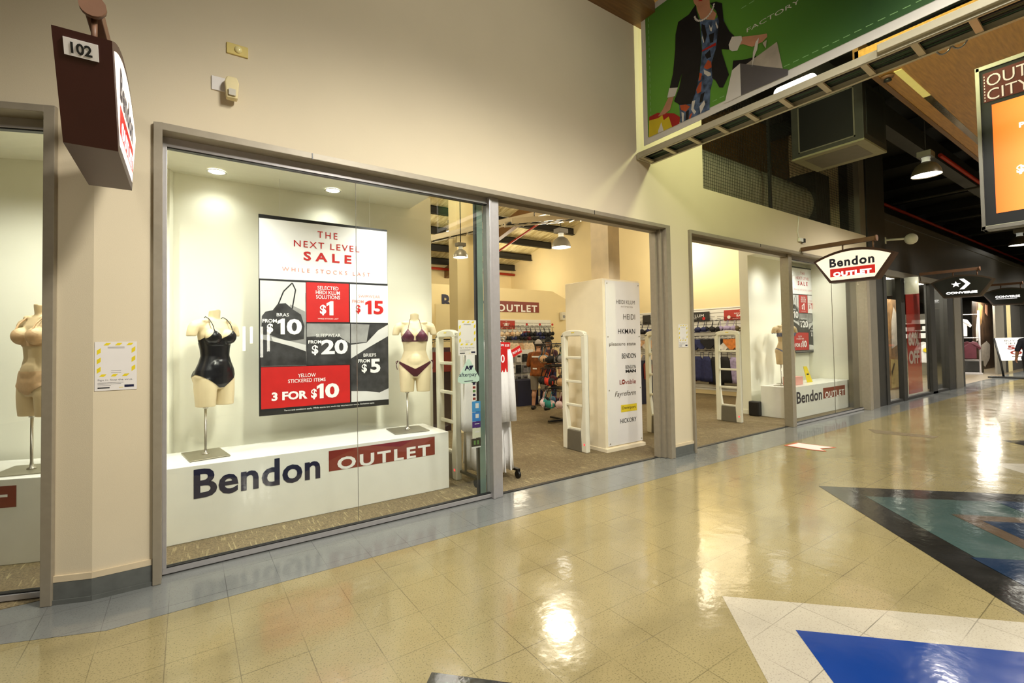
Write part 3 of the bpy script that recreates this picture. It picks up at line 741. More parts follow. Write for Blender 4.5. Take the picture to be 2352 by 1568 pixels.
# ---------------------------------------------------------------- mannequins
def torso_mesh():
    b = MB(); n = 28
    def ring(z, rx, ry, cy=0.0, e=1.0):
        out = []
        for i in range(n):
            t = 2*PI*i/n; c, s = math.cos(t), math.sin(t)
            out.append(Vector((rx*c, cy+ry*s, z)))
        return out
    b.rings([ring(0.575, 0.10, 0.085), ring(0.62, 0.168, 0.108, 0.005), ring(0.68, 0.180, 0.112, 0.005), ring(0.74, 0.170, 0.102), ring(0.80, 0.143, 0.088, -0.004), ring(0.865, 0.122, 0.080, -0.004),
             ring(0.93, 0.128, 0.086, -0.002), ring(0.99, 0.143, 0.092), ring(1.05, 0.152, 0.092), ring(1.11, 0.150, 0.085, 0.006), ring(1.16, 0.128, 0.066, 0.012), ring(1.19, 0.075, 0.052, 0.014), ring(1.21, 0.045, 0.045, 0.012)])
    for s in (-1, 1):
        b.rings([[Vector((s*x+rx*math.cos(2*PI*i/20), cy+ry*math.sin(2*PI*i/20), z)) for i in range(20)] for z, x, rx, ry, cy in
                 ((0.42, 0.088, 0.074, 0.084, 0.0), (0.50, 0.088, 0.080, 0.092, 0.0), (0.58, 0.086, 0.086, 0.10, 0.004), (0.66, 0.084, 0.088, 0.10, 0.006), (0.70, 0.08, 0.08, 0.09, 0.006))])
        b.ell((s*0.072, -0.078, 1.035), 0.066, 0.062, 0.066)
        b.ell((s*0.075, 0.062, 0.675), 0.085, 0.072, 0.088)
        b.cap((s*0.09, 0.012, 1.155), (s*0.172, 0.01, 1.125), 0.048, 0.052)
        b.rings([[Vector((s*x+rx*math.cos(2*PI*i/18), 0.01+ry*math.sin(2*PI*i/18), z+s*0*i)) for i in range(18)] for z, x, rx, ry in ((1.04, 0.208, 0.036, 0.048), (1.08, 0.200, 0.040, 0.050), (1.13, 0.182, 0.045, 0.052))])
        b.cap((s*0.02, -0.03, 1.165), (s*0.12, -0.02, 1.175), 0.018, 0.022)
    b.ell((0, -0.055, 0.755), 0.105, 0.055, 0.10)
    b.rings([[Vector((0.047*math.cos(2*PI*i/20), 0.012-dy+0.047*math.sin(2*PI*i/20), z-0.012*math.sin(2*PI*i/20)*k)) for i in range(20)] for z, dy, k in ((1.15, 0.0, 0), (1.21, 0.004, 0.3), (1.272, 0.012, 1))])
    return remesh(b, 0.0065, 5, 'mannequin_body')
TORSO = torso_mesh()
def col(x): return abs(x)
def g_swim(p):
    a = abs(p.x); leg = p.z-(0.585+0.78*max(0, a-0.022)) if a < 0.2 else -1
    top = (1.015+0.85*a if a < 0.088 else 1.09-1.5*(a-0.088)) if p.y < 0.01 else 0.98
    return min(leg, top-p.z, 0.185-a if p.z > 0.9 else 1)
def g_bikini_top(p):
    a = abs(p.x); 
    cup = min(p.z-0.972, 1.105-p.z-1.35*abs(a-0.074), -0.02-p.y, a-0.012)
    band = min(0.006-abs(p.z-0.975), 0.2-a)
    return max(cup, band)
def g_bikini_bot(p):
    a = abs(p.x); return min(p.z-(0.592+0.92*max(0, a-0.018)), 0.672+0.50*a-p.z, 1.0)
def g_bra(p):
    a = abs(p.x)
    top = (1.03+0.6*a if a < 0.08 else 1.08-0.75*(a-0.08)) if p.y < 0 else 1.0
    return min(p.z-0.955, top-p.z, 0.168-a if p.z > 1.03 else 1)
def g_brief(p):
    a = abs(p.x); return min(p.z-(0.59+0.62*max(0, a-0.02)), 0.765+0.02*a-p.z)
def g_band(p):
    a = abs(p.x); return min(p.z-0.972, 1.045-p.z if p.y < 0 else 1.0-p.z)
def g_thong(p):
    a = abs(p.x); return min(p.z-(0.60+0.85*max(0, a-0.02)), 0.64+0.62*a-p.z)
def mannequin(label, x, y, z, deg, skin, clothes, plate=(0.34, 0.40), group='torso mannequins in the shop windows', side=-1):
    t = thing('mannequin', label, 'mannequin', (x, y, z), math.radians(deg), group)
    b = MB(); b.box(-plate[0]/2, plate[0]/2, -plate[1]/2, plate[1]/2, 0, 0.008)
    o = obj('base_plate', b, M_PLATE, t, bevel=0.002); o.rotation_euler = (0, 0, -math.radians(deg)*0.75)
    b = MB(); b.lathe([(0.03, 0.008), (0.028, 0.016), (0.014, 0.024), (0.012, 0.05), (0.0105, 0.06), (0.0105, 0.44)], n=14); b.lathe([(0.02, 0.405), (0.02, 0.425)], n=14)
    obj('pole', b, M_CHROME, t)
    body = obj('torso', TORSO.copy(), skin, t, recalc=False); body.data.materials.clear(); body.data.materials.append(skin)
    body.location = (-side*0.088, 0.0, 0.0)
    for nm, g, off, m, extra in clothes:
        mb = garment(TORSO, g, off) if g else MB()
        if extra: extra(mb)
        o = obj(nm, mb, m, body, recalc=False)
    return t
def straps(mb, apex=0.088, z0=1.085, r=0.004, halter=False):
    for s in (-1, 1):
        if halter: mb.tube([(s*0.074, -0.128, 1.098), (s*0.066, -0.105, 1.14), (s*0.056, -0.060, 1.185), (s*0.049, -0.02, 1.215), (s*0.035, 0.042, 1.225), (0, 0.062, 1.222)], r)
        else: mb.tube([(s*apex, -0.118, z0), (s*apex, -0.092, z0+0.055), (s*apex*0.98, -0.045, z0+0.105), (s*apex*0.95, 0.005, z0+0.128), (s*apex*0.9, 0.06, z0+0.10), (s*apex*0.85, 0.10, z0), (s*apex*0.8, 0.098, z0-0.08)], r)
def ties(mb):
    for s in (-1, 1):
        c = Vector((s*0.186, -0.005, 0.755))
        for a, l in ((0.5, 0.05), (2.4, 0.05), (-1.2, 0.1), (-1.9, 0.09)):
            e = c+Vector((s*abs(math.cos(a))*0.018, math.cos(a)*0.02, math.sin(a)*l if a < 0 else -0.03))
            mb.tube([c, c.lerp(e, 0.5)+Vector((s*0.014, 0, 0.008)), e], 0.0035)
        mb.ell(c, 0.009, 0.009, 0.009, 8, 6)
M_SWIM = mat('black_swim_lycra', rgb(16, 17, 24), 0.28, var=0.2, scale=12)
M_PLUM = mat('plum_print_lycra', rgb(96, 44, 64), 0.4, var=0.45, scale=16)
M_PLUMD = mat('dark_plum_lycra', rgb(74, 24, 36), 0.4, var=0.15)
M_NUDE = mat('nude_stretch_lace', rgb(206, 170, 128), 0.6, var=0.06, scale=40)
M_BLUEG = mat('dusty_blue_lace', rgb(112, 118, 148), 0.55, var=0.2, scale=40)
def band_sash(mb):
    mb.tube([(0.128*math.cos(t), -0.002+0.09*math.sin(t), 0.955) for t in [2*PI*i/24 for i in range(25)]], 0.006)
ZP = 0.607
mannequin('torso mannequin in a black one-piece swimsuit on the main plinth', 0.137, 4.80, ZP, 34, M_SKIN, [('swimsuit', g_swim, 0.004, M_SWIM, lambda m: (straps(m), band_sash(m)))], (0.30, 0.42))
mannequin('torso mannequin in a plum triangle bikini on the main plinth', 2.02, 4.77, ZP, -22, M_SKIN, [('bikini_top', g_bikini_top, 0.004, M_PLUM, lambda m: straps(m, halter=True, r=0.003)), ('bikini_bottom', g_bikini_bot, 0.004, M_PLUMD, ties)], (0.38, 0.36))
mannequin('torso mannequin in nude bra and briefs in the angled left window', -1.005, 4.99, 0.622, -46, M_SKIN2, [('bra', g_bra, 0.004, M_NUDE, lambda m: straps(m, 0.085, 1.07, 0.006)), ('briefs', g_brief, 0.004, M_NUDE, None)], (0.36, 0.36))
mannequin('torso mannequin with a dusty blue band and thong on the far plinth', 9.84, 4.52, ZP, -38, M_SKIN2, [('bra', g_band, 0.005, M_BLUEG, None), ('briefs', g_thong, 0.004, M_BLUEG, None)], (0.2, 0.2))
mannequin('torso mannequin mostly hidden by the mullion on the far plinth', 10.30, 4.68, ZP, -20, M_SKIN, [('bra', g_bra, 0.005, M_BLUEG, None), ('briefs', g_brief, 0.004, M_SWIM, None)], (0.2, 0.2))

# small goods on the far plinth, bin beside it
b = MB(); b.box(0, 0.40, 0, 0.2, 0, 0.165); pb = obj('gift_box', b, mat('pink_card', rgb(232, 168, 158), 0.5), bevel=0.006); pb.location = (9.98, 4.36, ZP+0.002)
tag(pb, 'small pink box on the far plinth under the blue mannequin', 'box')
b = MB(); b.prism([(0, 0), (0.24, 0), (0.19, 0.33), (0.04, 0.33)], lambda a, c, d: Vector((a, d+c*0.25, c)), 0, 0.01, 0)
yt = thing('counter_card', 'yellow standing card on the far plinth behind the glass', 'sign', (10.86, 4.48, ZP+0.002))
obj('card', b, M_YEL, yt); b = MB(); b.prism([(0.07, 0.15), (0.17, 0.15), (0.17, 0.18), (0.07, 0.18)], lambda a, c, d: Vector((a, d+c*0.25, c)), -0.002, 0.0); obj('print', b, M_BLACKP, yt)
b = MB(); b.prism([(0, 0), (0.2, 0), (0.2, 0.29), (0, 0.29)], lambda a, c, d: Vector((d, a, c)), 0, 0.13); bn = obj('waste_bin', b, M_BLACK, bevel=0.02); bn.location = (9.41, 4.76, 0.008)
tag(bn, 'small black bin on the carpet beside the far plinth', 'bin')

# ---------------------------------------------------------------- fan-shaped hanging signs
def fan_outline(inset=0.0):
    """(y, z) outline, wall side at larger y"""
    t0, t1, zb, zt, apex = -1.32, -0.22, 2.46, 2.85, 3.0
    pts = [(-1.09, zb), (-0.45, zb), (t1, zt)]
    for i in range(1, 14):
        s = i/14; y = t1+(t0-t1)*s; pts.append((y, zt+(apex-zt)*4*s*(1-s)))
    pts.append((t0, zt))
    if inset:
        cy, cz = -0.77, 2.72
        pts = [(cy+(y-cy)*(1-inset*1.55), cz+(z-cz)*(1-inset*3.0)) for y, z in pts]
    return pts
def fan_sign(label, X, face_m, logo, body_m=M_MAROON, z=0.0, plate=None, dy=0.0, group='fan shaped signs above the shopfronts'):
    t = thing('hanging_sign', label, 'sign', (X, YF+dy, z), 0, group)
    yz = lambda a, c, d: Vector((d, a, c))
    b = MB(); b.prism(fan_outline(), yz, -0.095, 0.095); obj('sign_box', b, body_m, t)
    pl = Panel((-0.096, 0, 0), (0, -1, 0)); pr = Panel((0.096, 0, 0), (0, 1, 0))
    for P, s in ((pl, -1), (pr, 1)):
        f = MB(); ol = [(s*y, zz) for y, zz in fan_outline(0.05)]
        if s < 0: ol = list(reversed(ol))
        P.poly(f, ol, 0.002); obj('sign_face', f, face_m, t, recalc=False)
        g = MB(); mats = logo(g, P, -0.77*s); obj('lettering', g, mats, t, recalc=False)
    b = MB(); b.box(-0.03, 0.03, -1.06, 0.0, 3.08, 3.15)
    br = obj('bracket', b, M_TIMBERM, t, bevel=0.004)
    for hy in (-0.62, -1.03):
        h = MB(); h.cyl((0, hy, 2.95), (0, hy, 3.09), 0.012, n=8); obj('hanger_rod', h, M_TIMBERM, br)
    b = MB(); b.cyl((0, -1.085, 3.115), (0, -1.06, 3.115), 0.05, n=16); obj('end_cap', b, M_TIMBERM, br)
    if plate:
        e = Vector((0, -0.23, 0.39)).normalized()
        P = Panel((0, -1.32, 2.85), (1, 0, 0), e)
        b = MB(); P.rect(b, -0.062, 0.048, -0.095, -0.03, 0.006, 0, t=0.006); n_ = obj('number_plate', b, M_PAPER, t)
        g = MB(); text(g, P, plate, -0.04, 0.028, -0.085, -0.042, 0.008, 0, 0.03); obj('lettering', g, M_BLACKP, n_, recalc=False)
    return t
M_TIMBERM = mat('bronze_bracket', rgb(112, 78, 56), 0.5, var=0.1)
def bendon_face(g, P, c):
    text(g, P, 'Bendon', c-0.31, c+0.30, 2.715, 2.865, d=0.004, mi=0, bold=0.036, sp=1.15)
    P.rect(g, c-0.305, c+0.305, 2.555, 2.69, 0.004, 1)
    text(g, P, 'OUTLET', c-0.26, c+0.26, 2.553, 2.635, d=0.006, mi=2, bold=0.06, sp=1.15)
    return [M_NAVY, M_LITR, M_LITW]
def star(n=5, r0=1.0, r1=0.42):
    return [((r0 if i % 2 == 0 else r1)*math.sin(PI*i/n), (r0 if i % 2 == 0 else r1)*math.cos(PI*i/n)) for i in range(2*n)]
def chevron_face(g, P, c, k=1.0):
    st = [(c-0.09+0.09*k*x, 2.775+0.075*k*y) for x, y in reversed(star())]
    cc = (sum(p[0] for p in st)/10, sum(p[1] for p in st)/10)
    for i in range(10): P.poly(g, [cc, st[i], st[(i+1) % 10]], 0.004, 0)
    for pts in ([(-0.03, 2.90), (0.05, 2.90), (0.16, 2.775), (0.08, 2.775)], [(0.08, 2.775), (0.16, 2.775), (0.05, 2.65), (-0.03, 2.65)]):
        P.poly(g, [(c+a, z) for a, z in reversed(pts)], 0.004, 0)
    text(g, P, 'CONVERSE', c-0.27, c+0.27, 2.545, 2.60, d=0.004, mi=0, bold=0.05)
    return [M_LITW]
def word_face(g, P, c):
    text(g, P, 'CONVERSE', c-0.26, c+0.26, 2.69, 2.76, d=0.004, mi=0, bold=0.04); P.rect(g, c-0.25, c+0.2, 2.655, 2.668, 0.004, 0)
    return [M_LITW]
M_BRONZE = mat('dark_bronze_sign', rgb(52, 36, 26), 0.4)
fan_sign('lit white fan sign with navy and red wording over the far window', 9.14, M_LIT, bendon_face)
fan_sign('lit fan sign seen end-on with number plate 102 above the left pier', -0.36, M_LIT, bendon_face, plate='102')
fan_sign('black fan sign with white star and chevron, hung beyond the dark column', 15.6, M_LITB, chevron_face, M_BRONZE)
fan_sign('black fan sign with white wording, farthest along the hall', 21.3, M_LITB, word_face, M_BRONZE, dy=0.1)
# feed box and cable for the far sign
b = MB(); b.box(9.02, 9.14, 3.76, 3.80, 3.25, 3.31); b.box(9.14, 9.20, 3.75, 3.80, 3.24, 3.31, 1)
jb = obj('junction_box', b, [M_WHITE, M_BLACK]); tag(jb, 'small white and black cable box on the wall above the far sign', 'box')
b = MB(); b.tube([(9.04, 3.79, 3.30), (9.0, 3.79, 3.42), (9.03, 3.79, 3.58), (9.06, 3.79, 3.70)], 0.006); cb = obj('sign_cable', b, M_WHITE); tag(cb, 'thin white cable rising from the cable box', 'cable')

# ---------------------------------------------------------------- notices on walls and glass
def notice(label, P, a0, a1, b0, b1, d=0.002, group='check-in notices with yellow dashes'):
    o = P(a0, b0, d)
    t = thing('notice', label, 'notice', o, 0, group)
    L = Panel((0, 0, 0), P.u); w, h = a1-a0, b1-b0
    m = MB(); L.rect(m, 0, w, 0, h, 0.0015, 0, t=0.0015); obj('sheet', m, M_PAPER, t)
    g = MB()
    def dash(x, y, ww, hh, vert):
        sk = ww*0.35
        if vert: L.poly(g, [(x, y-hh*0.15), (x+ww, y+hh*0.25), (x+ww, y+hh), (x, y+hh*0.62)], 0.002, 0)
        else: L.poly(g, [(x, y), (x+ww-sk, y), (x+ww, y+hh), (x+sk, y+hh)], 0.002, 0)
    for i in range(3):
        dash(w*(0.20+0.27*i), h*0.925, w*0.18, h*0.05, False); dash(w*(0.10+0.27*i), h*0.285, w*0.18, h*0.05, False)
        dash(w*0.05, h*(0.37+0.19*i), w*0.09, h*0.12, True); dash(w*0.87, h*(0.40+0.19*i), w*0.09, h*0.12, True)
    obj('dashes', g, M_YEL, t, recalc=False)
    g = MB(); text(g, L, 'Sign in. Stop the virus.', w*0.07, w*0.90, h*0.19, h*0.235, 0.002, 0, 0.0)
    for yy, x1 in ((0.155, 0.68), (0.13, 0.62), (0.10, 0.38)): L.rect(g, w*0.07, w*x1, h*yy, h*(yy+0.007), 0.002, 0)
    for yy in (0.885, 0.865): L.rect(g, w*0.30, w*0.70, h*yy, h*(yy+0.007), 0.002, 0)
    for yy in (0.40, 0.36): L.rect(g, w*0.38, w*0.62, h*yy, h*(yy+0.006), 0.002, 0)
    obj('lettering', g, M_TXT, t, recalc=False)
    g = MB(); L.rect(g, w*0.07, w*0.35, h*0.045, h*0.07, 0.002, 1); L.rect(g, w*0.70, w*0.93, h*0.055, h*0.105, 0.002, 0); L.rect(g, w*0.57, w*0.67, h*0.05, h*0.06, 0.002, 2)
    obj('emblem', g, [M_NAVY, M_BLACKP, M_YEL], t, recalc=False)
    return t
notice('check-in notice taped to the left pier below the end-on sign', PF, -0.483, -0.272, 1.285, 1.594)
notice('check-in notice on the pier between the two shop openings', PF, 5.497, 5.705, 1.447, 1.754)
PG = Panel((0, YG+0.035, 0), (1, 0, 0))
notice('check-in notice behind glass beside the silver mullion', PG, 2.212, 2.418, 1.43, 1.775)
tri = [(2.235, 1.155), (2.395, 1.155), (2.432, 1.175), (2.435, 1.205), (2.325, 1.39), (2.30, 1.39), (2.187, 1.205), (2.190, 1.175)]
t = thing('triangle_sticker', 'pale mint triangle sticker below the notice on the glass', 'sticker', (2.31, YG+0.012, 1.155))
L = Panel((0, 0, 0), (1, 0, 0)); m = MB(); m.prism([(a-2.31, z-1.155) for a, z in tri], L, 0.0, 0.0015); obj('sheet', m, mat('mint_vinyl', rgb(196, 220, 208), 0.4), t)
g = MB(); text(g, L, 'afterpay', -0.105, 0.095, 0.055, 0.105, 0.002, 0, 0.01); L.rect(g, -0.05, 0.05, 0.018, 0.024, 0.002, 0)
L.poly(g, [(-0.045, 0.125), (-0.03, 0.125), (-0.022, 0.14), (0.0, 0.14), (0.004, 0.125), (0.018, 0.125), (-0.010, 0.172), (-0.022, 0.172)], 0.002, 0)
L.poly(g, [(0.012, 0.172), (0.006, 0.158), (0.022, 0.13), (0.034, 0.13), (0.058, 0.172)], 0.002, 0)
obj('lettering', g, M_NAVY, t, recalc=False)
stk = [('white', (2.345, 2.398, 0.98, 1.165), M_PAPER, 'narrow white strip of card logos on the glass edge', ), ('blue', (2.345, 2.442, 0.868, 0.972), mat('sky_blue_vinyl', rgb(60, 140, 200), 0.4), 'sky blue sticker with yellow emblem on the glass edge'),
       ('blue', (2.345, 2.440, 0.775, 0.864), mat('mid_blue_vinyl', rgb(56, 124, 196), 0.4), 'plain blue sticker below the sky blue one'), ('purple', (2.345, 2.440, 0.712, 0.772), mat('purple_vinyl', rgb(74, 40, 116), 0.4), 'purple sticker in the column on the glass edge'),
       ('clear', (2.345, 2.440, 0.612, 0.708), mat('pale_grey_vinyl', rgb(204, 206, 186), 0.4), 'pale grey sticker between the purple and the black one'), ('black', (2.332, 2.440, 0.515, 0.605), M_BLACKP, 'black sticker with green figures, lowest on the glass edge')]
for nm, (a0, a1, b0, b1), m_, lab in stk:
    t = thing('glass_sticker', lab, 'sticker', (a0, YG+0.012, b0), 0, 'stickers in a column on the glass edge')
    m = MB(); L.rect(m, 0, a1-a0, 0, b1-b0, 0.0015, 0, t=0.0015); obj('sheet', m, m_, t); w, h = a1-a0, b1-b0; g = MB()
    if nm == 'white':
        for i in range(5): L.rect(g, w*0.2, w*0.8, h*(0.04+0.2*i), h*(0.16+0.2*i), 0.002, i % 3)
    elif nm == 'black':
        for i in (0.25, 0.6): L.rect(g, w*i, w*(i+0.2), h*0.35, h*0.8, 0.002, 2)
        L.rect(g, 0, w, 0, h*0.14, 0.002, 3)
    elif nm == 'blue': L.rect(g, w*0.4, w*0.8, h*0.35, h*0.8, 0.002, 3)
    else: L.rect(g, w*0.3, w*0.85, h*0.55, h*0.68, 0.002, 3)
    obj('print', g, [M_BRICK, M_NAVY, mat('leaf_green_print', rgb(90, 130, 70), 0.4), M_PALEP], t, recalc=False)

# ---------------------------------------------------------------- fittings on the wall
b = MB(); t = thing('wall_sensor_plate', 'cream plate with a round dome high on the beige wall', 'sensor', (0.308, YF, 3.715))
b.box(-0.07, 0.07, -0.012, 0, -0.035, 0.045); obj('plate', b, mat('cream_plastic', rgb(222, 200, 120), 0.35), t, bevel=0.004)
b = MB(); b.ell((0.005, -0.014, 0.005), 0.026, 0.016, 0.026); obj('dome', b, mat('milky_dome', rgb(236, 222, 160), 0.12), t)
b = MB(); b.box(0.145, 0.235, 3.79, 3.80, 3.385, 3.485); o = obj('cover_plate', b, M_PAPER, bevel=0.003); tag(o, 'plain white square cover plate beside the motion sensor', 'plate')
t = thing('motion_sensor', 'cream motion sensor tilted off the wall below the dome', 'sensor', (0.268, YF, 3.41))
b = MB(); b.prism([(-0.035, -0.09), (0.035, -0.09), (0.045, 0.03), (0.03, 0.07), (-0.03, 0.07), (-0.045, 0.03)], lambda a, c, d: Vector((a, d*(0.9-c*1.2)-0.03, c)), 0, -0.055); obj('housing', b, mat('ivory_plastic', rgb(224, 208, 158), 0.4), t, bevel=0.008)
b = MB(); b.box(-0.022, 0.022, -0.098, -0.09, -0.075, -0.03); obj('lens', b, mat('grey_lens', rgb(196, 190, 176), 0.3), t)
b = MB(); b.cyl((0, 0, -0.01), (0, -0.05, -0.01), 0.012); obj('mount', b, M_PAPER, t)

# ---------------------------------------------------------------- security gates
def gate_profile():
    pass
def gate(label, x, y):
    t = thing('security_gate', label, 'security gate', (x, y, 0.007), 0, 'security gates in the doorways')
    th = 0.038
    f = lambda a, c, d: Vector((d, a, c))
    b = MB()
    for s in (-1, 1):
        pts = [(s*0.238, 0), (s*0.226, 1.62), (s*0.165, 1.62), (s*0.168, 0.62), (s*0.128, 0.29), (s*0.140, 0.0)]
        if s < 0: pts.reverse()
        b.prism(pts, f, -th, th)
    arc = [(0.226+0.0, 1.62)]+[(0.222*math.cos(PI*i/16)/1.0, 1.655+0.048*math.sin(PI*i/16)) for i in range(17)]+[(-0.226, 1.62), (-0.165, 1.60), (-0.14, 1.615), (0.14, 1.615), (0.165, 1.60)]
    b.prism(arc, f, -th, th)
    obj('frame', b, M_GATE, t, bevel=0.012)
    for z in (1.31, 0.97, 0.636):
        b = MB(); b.box(-0.02, 0.02, -0.172, 0.172, z-0.018, z+0.018); obj('rung', b, M_GATE, t, bevel=0.006)
    b = MB(); b.box(-0.02, 0.02, -0.15, 0.15, 0.285, 0.315); obj('rung', b, M_GATE, t, bevel=0.006)
    b = MB(); b.prism([(-0.145, 0.0), (0.145, 0.0), (0.134, 0.287), (-0.134, 0.287)], f, -0.045, 0.045); obj('base_cover', b, M_GATEG, t, bevel=0.008)
    b = MB(); b.box(-0.0405, -0.036, -0.21, -0.185, 0.10, 0.125); obj('status_light', b, M_LED, t)
    b = MB(); b.box(-0.0405, -0.037, -0.04, 0.02, 1.66, 1.672); obj('label_plate', b, M_YEL, t)
    return t
gate('security gate behind the main window beside the white robes', 2.56, 4.83)
gate('security gate in the doorway in front of the brand column', 4.62, 4.87)
gate('security gate behind the brand column, partly hidden by the doorframe', 6.50, 4.87)
gate('security gate with red light in the right doorway', 8.50, 4.83)

# ---------------------------------------------------------------- brand column
t = thing('brand_column', 'white boxed column with a board of brand names in the doorway', 'display column', (4.83, 4.51, 0.007))
b = MB(); b.box(0, 0.77, 0, 0.76, 0, 2.415); obj('casing', b, mat('cream_casing', rgb(240, 228, 200), 0.45, var=0.02), t, bevel=0.004)
b = MB(); b.box(-0.012, 0.80, -0.035, 0.76, 0, 0.05); obj('plinth', b, mat('cream_casing', rgb(240, 228, 200), 0.45), t, bevel=0.003)
b = MB(); b.box(0.045, 0.765, -0.012, 0.0, 0.075, 2.39); board = obj('board', b, mat('white_acrylic', rgb(236, 234, 232), 0.15, var=0.01), t, bevel=0.002)
for a in (0.075, 0.735):
    for z in (0.11, 0.85, 1.60, 2.35):
        b = MB(); b.cyl((a, -0.012, z), (a, -0.017, z), 0.009, n=10); obj('screw', b, M_CHROME, board)
LB = Panel((0, -0.0125, 0), (1, 0, 0)); g = MB()
def bt(s, x0, x1, yt, yb, mi, bold=0.0, sp=1.0, shear=0.0):
    p = on_y(1380+x0/3.7333, 640+yb/3.7333, 4.4975); q = on_y(1380+x0/3.7333, 640+yt/3.7333, 4.4975); r = on_y(1380+x1/3.7333, 640+yt/3.7333, 4.4975)
    text(g, LB, s, p.x-4.83, r.x-4.83, p.z-0.007, q.z-0.007, 0.002, mi, bold, sp, shear)
for row_ in (('HEIDI KLUM', 132, 290, 180, 214, 0, 0.0), ('INTIMATES', 172, 272, 231, 246, 1), ('HEIDI', 192, 292, 303, 348, 0, 0.0), ('HKMAN', 147, 292, 428, 472, 2, 0.004), ('pleasure state', 72, 298, 545, 584, 0, 0.004), ('BENDON', 180, 300, 640, 684, 2, 0.008),
             ('BENDON', 212, 300, 742, 773, 2, 0.0), ('MAN', 212, 300, 780, 806, 2, 0.06), ('L  vable', 162, 300, 868, 908, 3, 0.004), ('Fayreform', 120, 300, 968, 1026, 0, 0.002, 1.0, 0.3), ('HICKORY', 168, 305, 1202, 1240, 2, 0.006)):
    bt(*row_)
def brect(ll, ur, mi):
    p = on_y(1380+ll[0]/3.7333, 640+ll[1]/3.7333, 4.4975); q = on_y(1380+ur[0]/3.7333, 640+ur[1]/3.7333, 4.4975)
    LB.rect(g, p.x-4.83, q.x-4.83, p.z-0.007, q.z-0.007, 0.0015, mi)
brect((174, 1145), (308, 1066), 4); bt('Davenport', 184, 298, 1096, 1128, 2, 0.006)
lp = on_y(1380+193/3.7333, 640+888/3.7333, 4.4975)
ring = [(lp.x-4.83+0.036*math.cos(2*PI*i/18), lp.z+0.036*math.sin(2*PI*i/18)) for i in range(18)]
LB.poly(g, ring, 0.0018, 3); LB.poly(g, [(lp.x-4.83-0.03, lp.z), (lp.x-4.83, lp.z-0.011), (lp.x-4.83+0.03, lp.z), (lp.x-4.83, lp.z+0.012)], 0.0026, 5)
obj('lettering', g, [mat('taupe_lettering', rgb(92, 84, 74), 0.4), mat('pale_lettering', rgb(160, 152, 142), 0.4), M_BLACKP, M_BRICK, M_YEL, M_WHITEP], board, recalc=False)
# ---------------------------------------------------------------- hanging banner
BX = 4.77
PB = Panel((BX, 0, 0), (0, -1, 0))
def bp(cx, cy):
    v = on_x(1440+cx/4.126, cy/4.126, BX); return (-v.y, v.z)
def print_green():
    m, nt, b = nodes('green_banner_print')
    g = nt.nodes.new('ShaderNodeNewGeometry')
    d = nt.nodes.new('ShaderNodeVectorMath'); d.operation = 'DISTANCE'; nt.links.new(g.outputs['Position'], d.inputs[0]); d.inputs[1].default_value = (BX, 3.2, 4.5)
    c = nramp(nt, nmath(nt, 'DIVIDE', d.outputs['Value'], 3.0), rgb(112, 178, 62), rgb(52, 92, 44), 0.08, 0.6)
    nt.links.new(c, b.inputs['Base Color']); b.inputs['Roughness'].default_value = 0.5
    return m
M_GREEN = print_green()
M_BORDER = mat('white_banner_vinyl', rgb(232, 228, 222), 0.5, var=0.02)
M_SKINP = mat('printed_skin', rgb(206, 150, 120), 0.5, var=0.12, scale=5)
M_JACK = mat('printed_black_jacket', rgb(24, 22, 26), 0.5, var=0.2)
M_DRESS = mat('printed_blue_dress', rgb(84, 104, 138), 0.5, var=0.75, scale=16)
M_ORANGEP = mat('printed_orange', rgb(206, 92, 50), 0.5, var=0.2)
M_BAGG = mat('printed_grey_bag', rgb(98, 94, 96), 0.5)
M_SILVP = mat('printed_silver_paper', rgb(188, 178, 164), 0.5, var=0.2, scale=6)
M_PALEG = mat('printed_pale_green', rgb(150, 196, 130), 0.5)
t = thing('hanging_banner', 'green banner of a shopper with bags hanging square to the wall', 'banner', (0, 0, 0))
bot = lambda a: 3.975+0.018*(a+3.705)
b = MB(); b.prism([(-3.712, bot(-3.712)), (1.6, bot(1.6)), (1.6, 5.70), (-3.712, 5.665)], PB, -0.006, 0.0); obj('sheet', b, M_BORDER, t)
b = MB(); PB.poly(b, [(-3.645, bot(-3.645)+0.085), (1.53, bot(1.53)+0.085), (1.53, 5.61), (-3.645, 5.59)], 0.002); obj('print', b, M_GREEN, t, recalc=False)
b = MB()
def pp(pts, mi, d): PB.poly(b, [bp(*p) for p in pts], d, mi)
MJ, MS, MD, MO, MG_, MSV, MW, MRD, MYL, MPG = range(10)
pp([(690, 180), (760, 190), (830, 190), (900, 130), (925, 200), (870, 300), (850, 420), (845, 500), (832, 700), (792, 860), (785, 1040), (508, 1165), (498, 990), (610, 985), (650, 880), (690, 700), (715, 480), (700, 260)], MD, 0.004)
for pts in ([(690, 790), (712, 770), (705, 870), (670, 890), (660, 850)], [(505, 1000), (560, 990), (600, 1010), (560, 1060), (515, 1040)], [(770, 570), (800, 585), (806, 640), (760, 660), (730, 640)], [(690, 690), (715, 700), (700, 760), (682, 770)], [(600, 1085), (625, 1070), (605, 1120), (588, 1130)]): pp(pts, MO, 0.006)
for pts in ([(730, 660), (795, 690), (800, 715), (770, 725), (735, 700)], [(620, 960), (650, 950), (635, 1030), (660, 1060), (640, 1085), (612, 1040)], [(690, 1010), (735, 950), (745, 985), (700, 1080)], [(780, 230), (800, 270), (815, 235), (805, 300), (790, 290)], [(520, 1060), (545, 1075), (540, 1150), (525, 1155)], [(720, 340), (735, 400), (728, 410), (714, 360)], [(845, 200), (868, 260), (858, 275), (842, 230)]): pp(pts, MW, 0.006)
